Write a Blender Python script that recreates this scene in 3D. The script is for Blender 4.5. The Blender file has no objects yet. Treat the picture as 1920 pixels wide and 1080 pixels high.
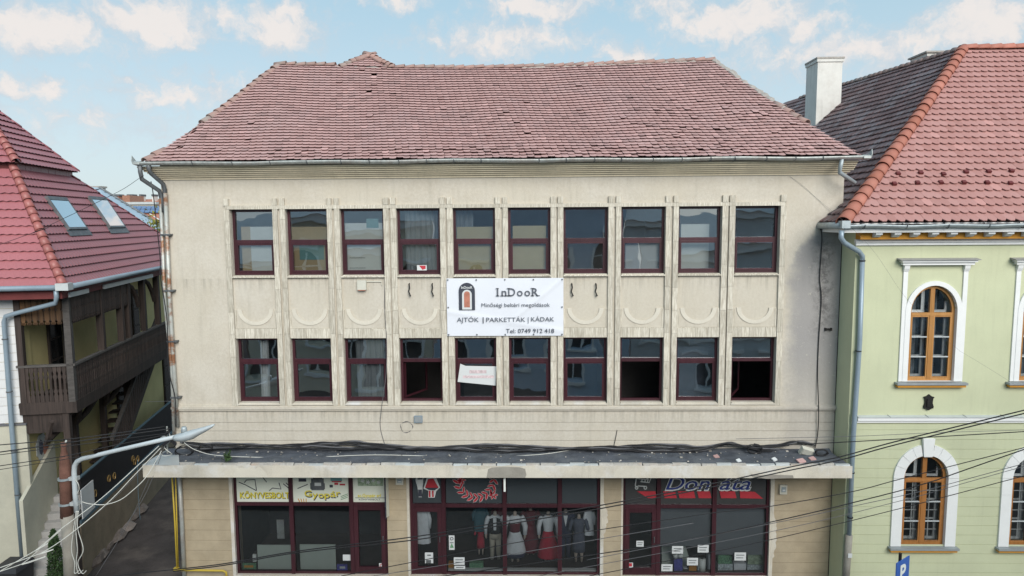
import bpy, bmesh, math, random
import numpy as np
from mathutils import Vector, Matrix
from mathutils.geometry import tessellate_polygon
from math import sin, cos, pi, radians, sqrt
rnd = random.Random(7)
scene = bpy.context.scene
C = scene.collection

# ------------------------------------------------------------------ camera
PITCH, YAW, ROLL = 0.099294, 0.02111431, -0.00675683
CAM = Vector((0.0, -17.8, 9.6)); FPX = 1280.0
_fw = Vector((-sin(YAW)*cos(PITCH), cos(YAW)*cos(PITCH), -sin(PITCH)))
_r0 = Vector((cos(YAW), sin(YAW), 0)); _u0 = _r0.cross(_fw)
_r = _r0*cos(ROLL) + _u0*sin(ROLL); _u = -_r0*sin(ROLL) + _u0*cos(ROLL)
cd = bpy.data.cameras.new('camera'); cam = bpy.data.objects.new('camera', cd); C.objects.link(cam)
cd.sensor_width = 36; cd.lens = FPX/1920*36; cd.clip_start = 0.1; cd.clip_end = 3000
cam.matrix_world = Matrix(((_r.x, _u.x, -_fw.x, CAM.x), (_r.y, _u.y, -_fw.y, CAM.y), (_r.z, _u.z, -_fw.z, CAM.z), (0, 0, 0, 1)))
scene.camera = cam

def ray(px, py): return _fw*FPX + _r*(px-960) + _u*(540-py)
def P(px, py, Y=0.0):                       # survey helper: pixel of the photograph -> point on the vertical plane Y
    d = ray(px, py); return CAM + d*((Y-CAM.y)/d.y)
def PZ(px, py, Z):
    d = ray(px, py); return CAM + d*((Z-CAM.z)/d.z)
def PP(px, py, o, n):
    d = ray(px, py); return CAM + d*((o-CAM).dot(n)/d.dot(n))

# ------------------------------------------------------------------ light
SUN_EL, SUN_AZ = 31.0, 160.0                # azimuth clockwise from +Y
EXPO = 0.46
SKY_STR = 0.125
SUN_STR = 2.7
sdir = Vector((sin(radians(SUN_AZ))*cos(radians(SUN_EL)), cos(radians(SUN_AZ))*cos(radians(SUN_EL)), sin(radians(SUN_EL))))
sl = bpy.data.lights.new('sun', 'SUN'); sl.energy = SUN_STR; sl.angle = radians(40); sl.color = (1.0, 0.95, 0.88)
so = bpy.data.objects.new('sun', sl); C.objects.link(so); so.rotation_euler = (-sdir).to_track_quat('-Z', 'Y').to_euler(); so.location = (0, -20, 40)
w = bpy.data.worlds.new('World'); scene.world = w; w.use_nodes = True
nt = w.node_tree; nt.nodes.clear()
def N(t, **kw):
    n = nt.nodes.new(t)
    for k, v in kw.items(): setattr(n, k, v)
    return n
def LK(a, b): nt.links.new(a, b)
def M_(op, a, b=None, c=None, clamp=False):
    n = N('ShaderNodeMath', operation=op); n.use_clamp = clamp
    for i, v in enumerate((a, b, c)):
        if v is None: continue
        if isinstance(v, (int, float)): n.inputs[i].default_value = v
        else: LK(v, n.inputs[i])
    return n.outputs[0]
sky = N('ShaderNodeTexSky', sky_type='NISHITA'); sky.sun_disc = False
sky.sun_elevation = radians(SUN_EL); sky.sun_rotation = radians(SUN_AZ); sky.altitude = 400; sky.dust_density = 2.0; sky.air_density = 1.0; sky.ozone_density = 1.6
tc = N('ShaderNodeTexCoord'); sep = N('ShaderNodeSeparateXYZ'); LK(tc.outputs['Generated'], sep.inputs[0])
az = M_('ARCTAN2', sep.outputs[0], sep.outputs[1]); el = M_('ARCSINE', sep.outputs[2])
comb = N('ShaderNodeCombineXYZ'); LK(az, comb.inputs[0]); LK(el, comb.inputs[1])
def noise(vec, scale, detail, rough=0.55):
    n = N('ShaderNodeTexNoise'); n.inputs['Scale'].default_value = scale; n.inputs['Detail'].default_value = detail; n.inputs['Roughness'].default_value = rough
    LK(vec, n.inputs['Vector']); return n
# warp the sky coordinates so cloud outlines are lumpy
nw = noise(comb.outputs[0], 16, 6, 0.6)
sub = N('ShaderNodeVectorMath', operation='SUBTRACT'); LK(nw.outputs['Color'], sub.inputs[0]); sub.inputs[1].default_value = (0.5, 0.5, 0.5)
sc_ = N('ShaderNodeVectorMath', operation='SCALE'); LK(sub.outputs[0], sc_.inputs[0]); sc_.inputs['Scale'].default_value = 0.075
wv = N('ShaderNodeVectorMath', operation='ADD'); LK(comb.outputs[0], wv.inputs[0]); LK(sc_.outputs[0], wv.inputs[1])
CLOUDS = [(70,50,125,44,1),(290,42,115,44,1.1),(425,35,55,24,.7),(520,52,85,40,1),(535,25,40,28,1),(12,160,34,22,.9),(75,158,38,22,1),(228,142,28,13,.55),
          (330,180,130,24,.7),(730,2,80,16,.7),(950,78,190,36,.75),(860,70,70,26,.6),(1170,95,56,24,.85),(1010,12,125,32,.95),(1390,35,150,50,1.05),(1500,55,80,30,.8),
          (1580,100,240,34,.8),(1700,88,110,28,.8),(1850,40,95,36,1.1),(1255,5,60,30,.8),(640,260,300,20,.3),(150,230,200,30,.35),(420,150,260,30,.25),(1250,200,180,26,.35)]
def blobs(shift):
    out = None
    for (px, py, rx, ry, s) in CLOUDS:
        d = ray(px, py+shift).normalized(); a0 = math.atan2(d.x, d.y); e0 = math.asin(d.z)
        s1 = N('ShaderNodeVectorMath', operation='SUBTRACT'); LK(wv.outputs[0], s1.inputs[0]); s1.inputs[1].default_value = (a0, e0, 0)
        s2 = N('ShaderNodeVectorMath', operation='MULTIPLY'); LK(s1.outputs[0], s2.inputs[0]); s2.inputs[1].default_value = (FPX/rx, FPX/ry, 0)
        s3 = N('ShaderNodeVectorMath', operation='LENGTH'); LK(s2.outputs[0], s3.inputs[0])
        v = M_('MULTIPLY', M_('SUBTRACT', 1.25, s3.outputs['Value']), s)
        out = v if out is None else M_('MAXIMUM', out, v)
    return out
b0 = blobs(0); 
nf = noise(wv.outputs[0], 42, 7, 0.62)
dens = M_('ADD', b0, M_('MULTIPLY', M_('SUBTRACT', nf.outputs['Fac'], 0.5), 1.9))
# the same kind of scattered cumulus over the rest of the sky
mp = N('ShaderNodeVectorMath', operation='MULTIPLY'); LK(wv.outputs[0], mp.inputs[0]); mp.inputs[1].default_value = (1, 2.2, 1)
ng = noise(mp.outputs[0], 4.5, 7, 0.58)
gen = M_('MULTIPLY', M_('SUBTRACT', ng.outputs['Fac'], 0.52), 4.0)
dist = M_('SUBTRACT', M_('ABSOLUTE', az), 0.72)
selw = M_('MAXIMUM', M_('MULTIPLY', dist, 6.0), M_('MULTIPLY', M_('SUBTRACT', el, 0.36), 6.0))
gen = M_('MULTIPLY', gen, M_('MULTIPLY', selw, 1.0, clamp=True))
gen = M_('SUBTRACT', gen, M_('MULTIPLY', M_('SUBTRACT', 1.0, M_('MULTIPLY', selw, 1.0, clamp=True)), 1.0))
dens = M_('MAXIMUM', dens, gen)
mr = N('ShaderNodeMapRange', interpolation_type='SMOOTHSTEP'); mr.inputs['From Min'].default_value = -0.12; mr.inputs['From Max'].default_value = 0.95; LK(dens, mr.inputs['Value'])
mask = M_('MULTIPLY', mr.outputs[0], 0.88)
mr2 = N('ShaderNodeMapRange', interpolation_type='SMOOTHSTEP'); mr2.inputs['From Min'].default_value = 0.1; mr2.inputs['From Max'].default_value = 1.1
nshade = noise(wv.outputs[0], 22, 4, 0.55)
LK(M_('ADD', dens, M_('MULTIPLY', M_('SUBTRACT', nshade.outputs['Fac'], 0.5), 1.6)), mr2.inputs['Value'])
cc = N('ShaderNodeMixRGB'); LK(mr2.outputs[0], cc.inputs[0])
CK = .775/SKY_STR
cc.inputs[1].default_value = (0.58*CK, 0.63*CK, 0.68*CK, 1); cc.inputs[2].default_value = (0.85*CK, 0.785*CK, 0.745*CK, 1)
# sky: nishita pulled towards the photograph's pale blue, hazier low down
tint = N('ShaderNodeMixRGB'); tint.inputs[0].default_value = 0.85; LK(sky.outputs[0], tint.inputs[1])
mrh = N('ShaderNodeMapRange', interpolation_type='SMOOTHSTEP'); mrh.inputs['From Min'].default_value = 0.0; mrh.inputs['From Max'].default_value = 0.42; LK(el, mrh.inputs['Value'])
grad = N('ShaderNodeMixRGB'); LK(mrh.outputs[0], grad.inputs[0])
grad.inputs[1].default_value = (0.62*CK, 0.725*CK, 0.765*CK, 1); grad.inputs[2].default_value = (0.385*CK, 0.60*CK, 0.715*CK, 1)
LK(grad.outputs[0], tint.inputs[2])
fin = N('ShaderNodeMixRGB'); LK(mask, fin.inputs[0]); LK(tint.outputs[0], fin.inputs[1]); LK(cc.outputs[0], fin.inputs[2])
bg = N('ShaderNodeBackground'); bg.inputs['Strength'].default_value = SKY_STR; LK(fin.outputs[0], bg.inputs['Color'])
wo = N('ShaderNodeOutputWorld'); LK(bg.outputs[0], wo.inputs['Surface'])
vs = scene.view_settings; vs.view_transform = 'Standard'; vs.look = 'None'; vs.exposure = EXPO; vs.gamma = 1.0; vs.use_curve_mapping = False
scene.cycles.max_bounces = 8; scene.cycles.transparent_max_bounces = 12; scene.cycles.caustics_reflective = False; scene.cycles.caustics_refractive = False

# ------------------------------------------------------------------ materials
class G:                                    # tiny node-graph helper
    def __init__(s, name):
        s.m = bpy.data.materials.new(name); s.m.use_nodes = True; s.t = s.m.node_tree; s.t.nodes.clear()
        s.out = s.n('ShaderNodeOutputMaterial'); s.geo = s.n('ShaderNodeNewGeometry')
    def n(s, t, **kw):
        x = s.t.nodes.new(t)
        for k, v in kw.items(): setattr(x, k, v)
        return x
    def set(s, sock, v):
        if isinstance(v, bpy.types.NodeSocket): s.t.links.new(v, sock)
        elif v is not None: sock.default_value = v if not (isinstance(v, tuple) and len(v) == 3 and sock.type == 'RGBA') else v+(1,)
    def math(s, op, a, b=None, c=None, clamp=False):
        x = s.n('ShaderNodeMath', operation=op); x.use_clamp = clamp
        for i, v in enumerate((a, b, c)): s.set(x.inputs[i], v)
        return x.outputs[0]
    def pos(s, scale=(1, 1, 1)):
        x = s.n('ShaderNodeVectorMath', operation='MULTIPLY'); s.set(x.inputs[0], s.geo.outputs['Position']); x.inputs[1].default_value = scale; return x.outputs[0]
    def xyz(s):
        x = s.n('ShaderNodeSeparateXYZ'); s.set(x.inputs[0], s.geo.outputs['Position']); return x.outputs
    def noise(s, scale, detail=4, rough=.6, vec=None, dist=0):
        x = s.n('ShaderNodeTexNoise'); x.inputs['Scale'].default_value = scale; x.inputs['Detail'].default_value = detail; x.inputs['Roughness'].default_value = rough; x.inputs['Distortion'].default_value = dist
        s.set(x.inputs['Vector'], vec if vec is not None else s.geo.outputs['Position']); return x.outputs['Fac']
    def ramp(s, v, a, b, lo=0., hi=1.):
        x = s.n('ShaderNodeMapRange', interpolation_type='SMOOTHSTEP'); s.set(x.inputs['Value'], v)
        x.inputs['From Min'].default_value = a; x.inputs['From Max'].default_value = b; x.inputs['To Min'].default_value = lo; x.inputs['To Max'].default_value = hi; return x.outputs[0]
    def mix(s, f, a, b, mode='MIX'):
        x = s.n('ShaderNodeMixRGB', blend_type=mode); s.set(x.inputs[0], f); s.set(x.inputs[1], a); s.set(x.inputs[2], b); return x.outputs[0]
    def bump(s, h, strength=.3, distance=.01):
        x = s.n('ShaderNodeBump'); x.inputs['Strength'].default_value = strength; x.inputs['Distance'].default_value = distance; s.set(x.inputs['Height'], h); return x.outputs[0]
    def bsdf(s, col, rough=.8, metal=0., normal=None, spec=.3, coat=0.):
        x = s.n('ShaderNodeBsdfPrincipled'); s.set(x.inputs['Base Color'], col); s.set(x.inputs['Roughness'], rough); s.set(x.inputs['Metallic'], metal)
        x.inputs['Specular IOR Level'].default_value = spec
        if coat: x.inputs['Coat Weight'].default_value = coat
        if normal is not None: s.set(x.inputs['Normal'], normal)
        s.t.links.new(x.outputs[0], s.out.inputs[0]); return s.m
    def rand(s):
        o = s.n('ShaderNodeObjectInfo').outputs['Random']; r = s.geo.outputs['Random Per Island']
        return s.math('FRACT', s.math('ADD', o, r))
def sc(c, k): return tuple(min(1, x*k) for x in c)
def basic(name, col, rough=.8, var=.14, scale=3., fine=40., metal=0., bump=.25, spec=.3, streak=0., dirt=None, dirtamt=0., coat=0., rnd_=0.):
    g = G(name)
    n1 = g.noise(scale, 5, .62); n2 = g.noise(fine, 3, .6)
    f = g.math('ADD', g.math('MULTIPLY', n1, .65), g.math('MULTIPLY', n2, .35))
    c = g.mix(g.ramp(f, .3, .7), sc(col, 1-var), sc(col, 1+var))
    if streak:
        s = g.noise(1.0, 5, .65, g.pos((9, 9, .7))); c = g.mix(g.math('MULTIPLY', g.ramp(s, .5, .75), streak), c, sc(col, .55))
    if dirt: c = g.mix(g.math('MULTIPLY', g.ramp(g.noise(scale*.7, 6, .68), .48, .72), dirtamt), c, dirt)
    if rnd_:
        r = g.rand(); c = g.mix(1.0, c, g.mix(r, (1-rnd_,)*3, (1+rnd_*.6,)*3), 'MULTIPLY')
    return g.bsdf(c, rough, metal, g.bump(n2, bump, .008) if bump else None, spec, coat)

def facade_plaster():
    g = G('aged_cream_plaster'); x, y, z = g.xyz()
    n1 = g.noise(1.1, 6, .65); n2 = g.noise(55, 3, .7); n3 = g.noise(.35, 3, .5); n4 = g.noise(14, 4, .6)
    c = g.mix(g.ramp(g.math('ADD', g.math('MULTIPLY', n1, .55), g.math('MULTIPLY', n4, .45)), .3, .7), (.515, .468, .392), (.62, .58, .512))
    c = g.mix(g.math('MULTIPLY', g.ramp(n3, .45, .65), .45), c, (.58, .53, .435))
    c = g.mix(g.math('MULTIPLY', g.ramp(n2, .3, .7), .22), c, (.40, .37, .31))
    st = g.noise(1., 6, .7, g.pos((5, 5, .35)))
    c = g.mix(g.math('MULTIPLY', g.ramp(st, .5, .8), .45), c, (.36, .335, .28))
    for zz, L_, k_ in ((8.11, .5, .55), (4.55, .55, .5), (6.5, .12, .0), (10.70, .4, .08)):      # drip marks under ledges
        dn = g.math('MULTIPLY', g.ramp(z, zz-L_, zz), g.math('LESS_THAN', z, zz))
        dr = g.ramp(g.noise(1., 6, .75, g.pos((6.5, 6.5, .25))), .44, .66); 
        if k_: c = g.mix(g.math('MULTIPLY', g.math('MULTIPLY', dn, dr), k_), c, (.27, .25, .21))
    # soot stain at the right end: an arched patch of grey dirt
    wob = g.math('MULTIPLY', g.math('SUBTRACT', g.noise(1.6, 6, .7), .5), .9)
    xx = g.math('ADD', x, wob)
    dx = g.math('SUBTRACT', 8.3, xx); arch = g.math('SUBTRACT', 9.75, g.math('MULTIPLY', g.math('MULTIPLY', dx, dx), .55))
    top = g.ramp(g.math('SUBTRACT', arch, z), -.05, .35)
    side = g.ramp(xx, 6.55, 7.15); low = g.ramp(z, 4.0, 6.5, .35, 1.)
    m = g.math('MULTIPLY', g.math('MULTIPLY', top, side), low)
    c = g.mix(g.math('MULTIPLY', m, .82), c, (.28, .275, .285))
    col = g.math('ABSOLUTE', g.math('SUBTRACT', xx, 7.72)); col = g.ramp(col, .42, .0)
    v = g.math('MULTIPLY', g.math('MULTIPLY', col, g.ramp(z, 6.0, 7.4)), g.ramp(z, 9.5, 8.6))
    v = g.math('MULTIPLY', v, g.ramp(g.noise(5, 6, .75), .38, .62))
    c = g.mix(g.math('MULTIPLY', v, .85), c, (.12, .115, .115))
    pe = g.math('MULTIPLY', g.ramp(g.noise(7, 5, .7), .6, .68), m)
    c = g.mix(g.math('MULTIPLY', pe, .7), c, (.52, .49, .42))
    return g.bsdf(c, .92, 0, g.bump(g.math('ADD', n2, g.math('MULTIPLY', n4, .7)), .5, .012), .15)
def travertine():
    g = G('travertine_slab'); n = g.noise(1., 6, .7, g.pos((34, 34, 3.2))); n2 = g.noise(60, 3, .6); r = g.rand()
    c = g.mix(g.ramp(n, .36, .66), (.42, .385, .325), (.66, .63, .565))
    c = g.mix(g.math('MULTIPLY', g.ramp(g.noise(1., 6, .7, g.pos((70, 70, 5))), .58, .72), .6), c, (.27, .245, .2))
    c = g.mix(1., c, g.mix(r, (.86, .85, .82), (1.1, 1.09, 1.06)), 'MULTIPLY')
    return g.bsdf(c, .75, 0, g.bump(n, .35, .008), .25)
def clay(name, a, b, dark, moss, rough=.85, lich=.35):
    g = G(name); r = g.rand(); n = g.noise(.55, 5, .6); n2 = g.noise(30, 4, .65); n3 = g.noise(2.2, 6, .7)
    c = g.mix(r, a, b)
    c = g.mix(g.math('MULTIPLY', g.ramp(n2, .42, .7), .4), c, moss)
    c = g.mix(g.math('MULTIPLY', g.ramp(g.math('ADD', g.math('MULTIPLY', n, .6), g.math('MULTIPLY', n3, .4)), .47, .62), lich), c, moss)
    r2 = g.math('FRACT', g.math('MULTIPLY', r, 17.31))
    c = g.mix(g.math('MULTIPLY', g.ramp(r2, .9, .97), .45), c, dark)
    c = g.mix(g.math('MULTIPLY', g.ramp(g.math('FRACT', g.math('MULTIPLY', r, 41.7)), .95, .99), .5), c, sc(b, 1.35))
    return g.bsdf(c, rough, 0, g.bump(n2, .3, .006), .25)
def glass(name, base, tint=(1, 1, 1), wave=.05, wsc=1.2, refl=(.86, .93, 1.0)):
    g = G(name)
    fr = g.n('ShaderNodeFresnel'); fr.inputs['IOR'].default_value = 1.5
    f = g.math('ADD', g.math('MULTIPLY', fr.outputs[0], 1.2), base, clamp=True)
    tr = g.n('ShaderNodeBsdfTransparent'); tr.inputs[0].default_value = tint+(1,)
    gl = g.n('ShaderNodeBsdfGlossy'); gl.inputs['Roughness'].default_value = .015; gl.inputs[0].default_value = refl+(1,)
    b = g.bump(g.math('ADD', g.noise(wsc, 2, .5), g.math('MULTIPLY', g.rand(), 0)), 1.0, wave); g.set(gl.inputs['Normal'], b)
    mx = g.n('ShaderNodeMixShader'); g.set(mx.inputs[0], f); g.t.links.new(tr.outputs[0], mx.inputs[1]); g.t.links.new(gl.outputs[0], mx.inputs[2])
    g.t.links.new(mx.outputs[0], g.out.inputs[0]); return g.m
def wood(name, a, b, rough=.6, axis='z', spec=.3, var=1.):
    g = G(name); s = {'z': (22, 22, 1.2), 'x': (1.2, 22, 22)}[axis]
    n = g.noise(1., 6, .65, g.pos(s)); c = g.mix(g.ramp(n, .3, .7), a, b)
    r = g.rand(); c = g.mix(.35, c, g.mix(r, sc(a, .8), sc(b, 1.15)))
    return g.bsdf(c, rough, 0, g.bump(n, .25, .006), spec)
def zinc(name, a, b, rust=0.):
    g = G(name); n = g.noise(5, 6, .65); n2 = g.noise(1., 6, .7, g.pos((14, 14, 1.6)))
    c = g.mix(g.ramp(g.math('ADD', g.math('MULTIPLY', n, .5), g.math('MULTIPLY', n2, .5)), .35, .65), a, b)
    if rust: 
        x, y, z = g.xyz()
        k = g.math('MULTIPLY', g.ramp(g.noise(1.3, 6, .7, g.pos((1, 1, 1.3))), .44, .58), rust)
        c = g.mix(k, c, g.mix(g.noise(25, 3), (.16, .055, .02), (.36, .17, .08)))
    return g.bsdf(c, .5, .35, g.bump(n, .15, .004), .4)
MAT = dict(
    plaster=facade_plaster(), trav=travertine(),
    fascia=basic('patched_fascia_plaster', (.58, .535, .455), .9, .16, 1.3, 45, dirt=(.69, .69, .69), dirtamt=.9, streak=.25),
    band=basic('yellowed_cornice_plaster', (.72, .635, .48), .9, .12, 1.2, 30, streak=.3),
    pier=basic('tan_render', (.42, .35, .25), .9, .16, 1.6, 60, bump=.5, dirt=(.38, .31, .21), dirtamt=.4),
    frame=wood('maroon_painted_frame', (.034, .009, .014), (.062, .018, .026), .35, spec=.5),
    glass=glass('old_window_glass', .27, (.86, .89, .89), .007, .9), shopglass=glass('shop_window_glass', .03, (.80, .83, .85), .004, .6),
    hglass=glass('small_pane_glass', .04, (.8, .83, .84), .02, 1.5), skyglass=glass('skylight_glass', .62, (.9, .95, 1.), .0, 1., (.95, .98, 1)),
    clay=clay('weathered_clay_tile', (.435, .265, .25), (.495, .315, .30), (.25, .165, .16), (.42, .30, .30)),
    clay2=clay('new_clay_tile', (.38, .185, .165), (.43, .225, .205), (.30, .14, .12), (.43, .25, .235), .6, .25),
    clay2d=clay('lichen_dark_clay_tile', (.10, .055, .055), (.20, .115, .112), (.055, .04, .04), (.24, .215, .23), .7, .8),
    cap2=clay('orange_red_hip_tile', (.35, .13, .095), (.40, .165, .125), (.3, .1, .06), (.42, .18, .13), .6, .2),
    cap1=clay('lichen_hip_tile', (.30, .20, .18), (.38, .235, .205), (.2, .16, .14), (.30, .27, .25), .9, .8),
    mortar=basic('grey_mortar', (.36, .335, .31), .95, .25, 8, 50, bump=.8),
    under=basic('roof_underlay_dark', (.12, .07, .065), .95, .1),
    metaltile=basic('red_metal_tile', (.35, .125, .138), .38, .07, .8, 20, bump=.05, spec=.5, rnd_=.06),
    metalcap=basic('red_metal_cap', (.35, .12, .11), .45, .08, 1, 20, bump=.05, spec=.5, rnd_=.1),
    metaldark=basic('dark_red_fascia', (.13, .03, .03), .6, .15),
    zinc=zinc('zinc_sheet', (.30, .35, .38), (.43, .48, .50)), zincold=zinc('old_zinc_gutter', (.33, .35, .345), (.50, .53, .515), .2), zincrust=zinc('rusty_painted_pipe', (.40, .42, .40), (.52, .53, .50), .95),
    zincb=basic('blue_grey_pipe_paint', (.27, .345, .41), .4, .1, 1.5, 20, metal=.2, bump=.05, spec=.5), zincdark=zinc('dark_oxidised_zinc', (.09, .10, .11), (.17, .18, .19)),
    black=basic('black_rubber', (.022, .022, .025), .6, .2, bump=0), blackm=basic('black_iron', (.018, .017, .017), .55, .2, bump=.2),
    whitecable=basic('white_cable', (.62, .62, .58), .5, .08, bump=0), greycable=basic('grey_cable', (.13, .13, .14), .6, .1, bump=0),
    bitumen=basic('bitumen_felt', (.085, .095, .115), .8, .4, 2.5, 35, bump=.6, dirt=(.19, .20, .21), dirtamt=.55),
    concrete=basic('concrete', (.31, .29, .255), .95, .15, 3, 60, bump=.5, dirt=(.25, .22, .19), dirtamt=.5), ruststain=basic('rust_red_concrete', (.17, .085, .065), .9, .3, 4, 40, bump=.5),
    lamp=basic('pale_grey_lamp_paint', (.50, .55, .58), .45, .06, 2, 20, bump=.03, spec=.5), lens=basic('lamp_lens', (.62, .68, .70), .2, .03, bump=0, spec=.5),
    green=basic('pale_green_plaster', (.535, .56, .385), .9, .06, .9, 70, bump=.35, streak=.12), white=basic('white_trim_paint', (.76, .77, .77), .75, .04, 2, 40, bump=.15),
    ochre=basic('ochre_trim', (.56, .265, .045), .8, .12, 3), oak=wood('honey_oak_frame', (.36, .165, .045), (.48, .245, .085), .45, spec=.4), oakd=wood('brown_oak_frame', (.28, .115, .03), (.40, .175, .055), .45, spec=.4),
    sill=basic('grey_metal_sill', (.31, .335, .35), .5, .1, 4, metal=.2, bump=.1), ledge=basic('grey_ledge_sheet', (.30, .30, .30), .6, .15, 6),
    yellow=basic('yellow_house_plaster', (.58, .49, .245), .9, .1, 1.2, 50), cream=basic('cream_plinth', (.50, .485, .40), .92, .1, 1.5, 60, bump=.4, dirt=(.38, .37, .31), dirtamt=.4), quoin=basic('white_quoin', (.68, .69, .70), .85, .05, 2, 50, rnd_=.05),
    darkwood=wood('dark_carved_wood', (.028, .022, .02), (.075, .055, .048), .75), greywood=wood('grey_wood', (.06, .055, .052), (.12, .11, .105), .8, 'x'), rustwood=wood('worn_brown_wood', (.045, .028, .018), (.14, .075, .035), .75),
    flash=basic('pale_flashing', (.52, .55, .56), .5, .08, 3, metal=.2, bump=.05), darkglass=basic('dark_door_glass', (.015, .016, .018), .2, .2, bump=0, spec=.5),
    asphalt=basic('alley_gravel', (.07, .06, .058), .95, .35, 1.2, 25, bump=.9, dirt=(.16, .135, .12), dirtamt=.6), road=basic('asphalt', (.055, .055, .056), .9, .2, 2, 60), paving=basic('paving', (.30, .29, .27), .9, .12, 3, 40), stone=basic('rubble_stone', (.24, .20, .18), .95, .3, 4, 30, bump=.8, rnd_=.3),
    lowwall=basic('brown_low_wall', (.25, .205, .15), .95, .2, 2, 40, bump=.5), hoard=basic('dark_hoarding', (.022, .02, .022), .5, .2, bump=.1), gold=basic('gold_ornament', (.35, .23, .09), .5, .15, metal=.3, bump=0), bluestrip=basic('blue_strip', (.10, .16, .20), .6, .1, bump=0),
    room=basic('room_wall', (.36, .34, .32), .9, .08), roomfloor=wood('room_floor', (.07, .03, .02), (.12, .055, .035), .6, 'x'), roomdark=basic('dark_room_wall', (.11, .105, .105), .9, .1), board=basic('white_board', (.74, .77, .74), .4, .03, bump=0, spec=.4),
    yblind=basic('yellowish_blind', (.66, .58, .36), .8, .05, bump=0), drape=basic('grey_drape', (.28, .31, .34), .9, .15, bump=0), tan=basic('tan_panel', (.52, .40, .24), .8, .08), teal=basic('teal_picture', (.16, .33, .34), .5, .1, bump=0),
    paper=basic('white_paper', (.60, .62, .63), .8, .02, bump=0), ink=basic('dark_ink', (.05, .055, .075), .7, .05, bump=0), red=basic('red_print', (.45, .04, .055), .6, .1, bump=0), navy=basic('navy_print', (.03, .045, .19), .6, .1, bump=0), grey=basic('grey_film', (.13, .145, .155), .45, .06, .8, bump=0, spec=.4), greyl=basic('light_outline', (.6, .62, .62), .6, .04, bump=0),
    poster=basic('poster_print', (.70, .73, .64), .6, .06, 1.2, bump=0), lime=basic('yellow_letter', (.70, .60, .05), .6, .06, bump=0), posterg=basic('green_poster', (.30, .38, .27), .6, .5, 9, 30, bump=0), blind=basic('grey_roller_blind', (.145, .16, .175), .7, .1, .6, bump=.05),
    banner=basic('white_vinyl_banner', (.70, .725, .79), .55, .03, .9, 30, bump=.05, spec=.4), letter=basic('banner_letter_grey', (.11, .12, .145), .6, .1, bump=0), doorred=basic('door_print_red', (.42, .17, .12), .6, .2, 8, bump=0),
    skin=basic('mannequin_skin', (.40, .33, .28), .6, .05, bump=0), cloth=basic('white_cloth', (.66, .69, .72), .9, .1, 8, bump=.3), redc=basic('red_cloth', (.38, .022, .045), .9, .15, 8, bump=.3), wine=basic('wine_cloth', (.12, .018, .028), .9, .15, 8, bump=.3), nav=basic('navy_cloth', (.035, .04, .075), .9, .15, 8, bump=.3), tealc=basic('teal_cloth', (.03, .10, .13), .9, .15, bump=.3), beige=basic('beige_cloth', (.40, .37, .30), .9, .12, 8, bump=.3), slate=basic('slate_cloth', (.085, .095, .13), .9, .2, 8, bump=.3), blackc=basic('black_cloth', (.018, .018, .022), .9, .15, bump=.3), mint=basic('mint_display_board', (.44, .50, .45), .7, .05, bump=0),
    gasy=basic('yellow_gas_paint', (.55, .40, .05), .45, .1, 3, spec=.5), signblue=basic('parking_blue', (.02, .10, .42), .35, .04, bump=0, spec=.5), boxw=basic('pale_plastic_box', (.58, .57, .50), .6, .06, bump=0),
    leaf=basic('shrub_leaf', (.045, .085, .03), .7, .4, 3, rnd_=.45, bump=0), leafy=basic('yellow_green_leaf', (.22, .22, .04), .7, .3, 3, rnd_=.4, bump=0), bark=basic('bark', (.09, .07, .05), .95, .2),
    bluemetal=basic('blue_grey_metal_roof', (.33, .42, .50), .4, .06, 1, bump=.05, spec=.5), farroof=basic('far_orange_tile', (.42, .18, .12), .85, .12, 1.5, 8, rnd_=.1), farwall=basic('far_plaster', (.50, .46, .38), .9, .06), solar=basic('solar_panel', (.09, .16, .32), .3, .1, 1, bump=0, spec=.5), chim=basic('whitewashed_chimney', (.66, .65, .62), .9, .08, 1.5, 40, dirt=(.42, .38, .34), dirtamt=.5, streak=.35, bump=.3), brick=basic('bare_brick', (.33, .17, .12), .9, .2, 6),
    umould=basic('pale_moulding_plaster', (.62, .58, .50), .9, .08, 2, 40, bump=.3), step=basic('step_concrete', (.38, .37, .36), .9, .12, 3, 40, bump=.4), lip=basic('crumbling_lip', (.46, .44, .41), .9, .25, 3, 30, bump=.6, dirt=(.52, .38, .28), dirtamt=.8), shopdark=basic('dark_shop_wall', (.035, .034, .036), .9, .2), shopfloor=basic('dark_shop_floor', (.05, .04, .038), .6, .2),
    bin=basic('dark_bin_plastic', (.03, .03, .035), .5, .1, bump=0, spec=.4), orange_pack=basic('orange_pack', (.5, .22, .03), .6, .1, bump=0), pack=basic('patterned_pack', (.42, .48, .50), .6, .6, 22, 60, bump=0), violet=basic('violet_pack', (.10, .10, .40), .5, .4, 18, bump=0), greenp=basic('green_pack', (.12, .26, .15), .6, .6, 20, bump=0),
    f1=basic('opposite_blue_plaster', (.46, .55, .66), .9, .06), f2=basic('opposite_cream_plaster', (.62, .58, .48), .9, .06), f3=basic('opposite_red_plaster', (.30, .24, .22), .9, .1), f4=basic('opposite_grey_plaster', (.55, .58, .60), .9, .06),
)

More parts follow.
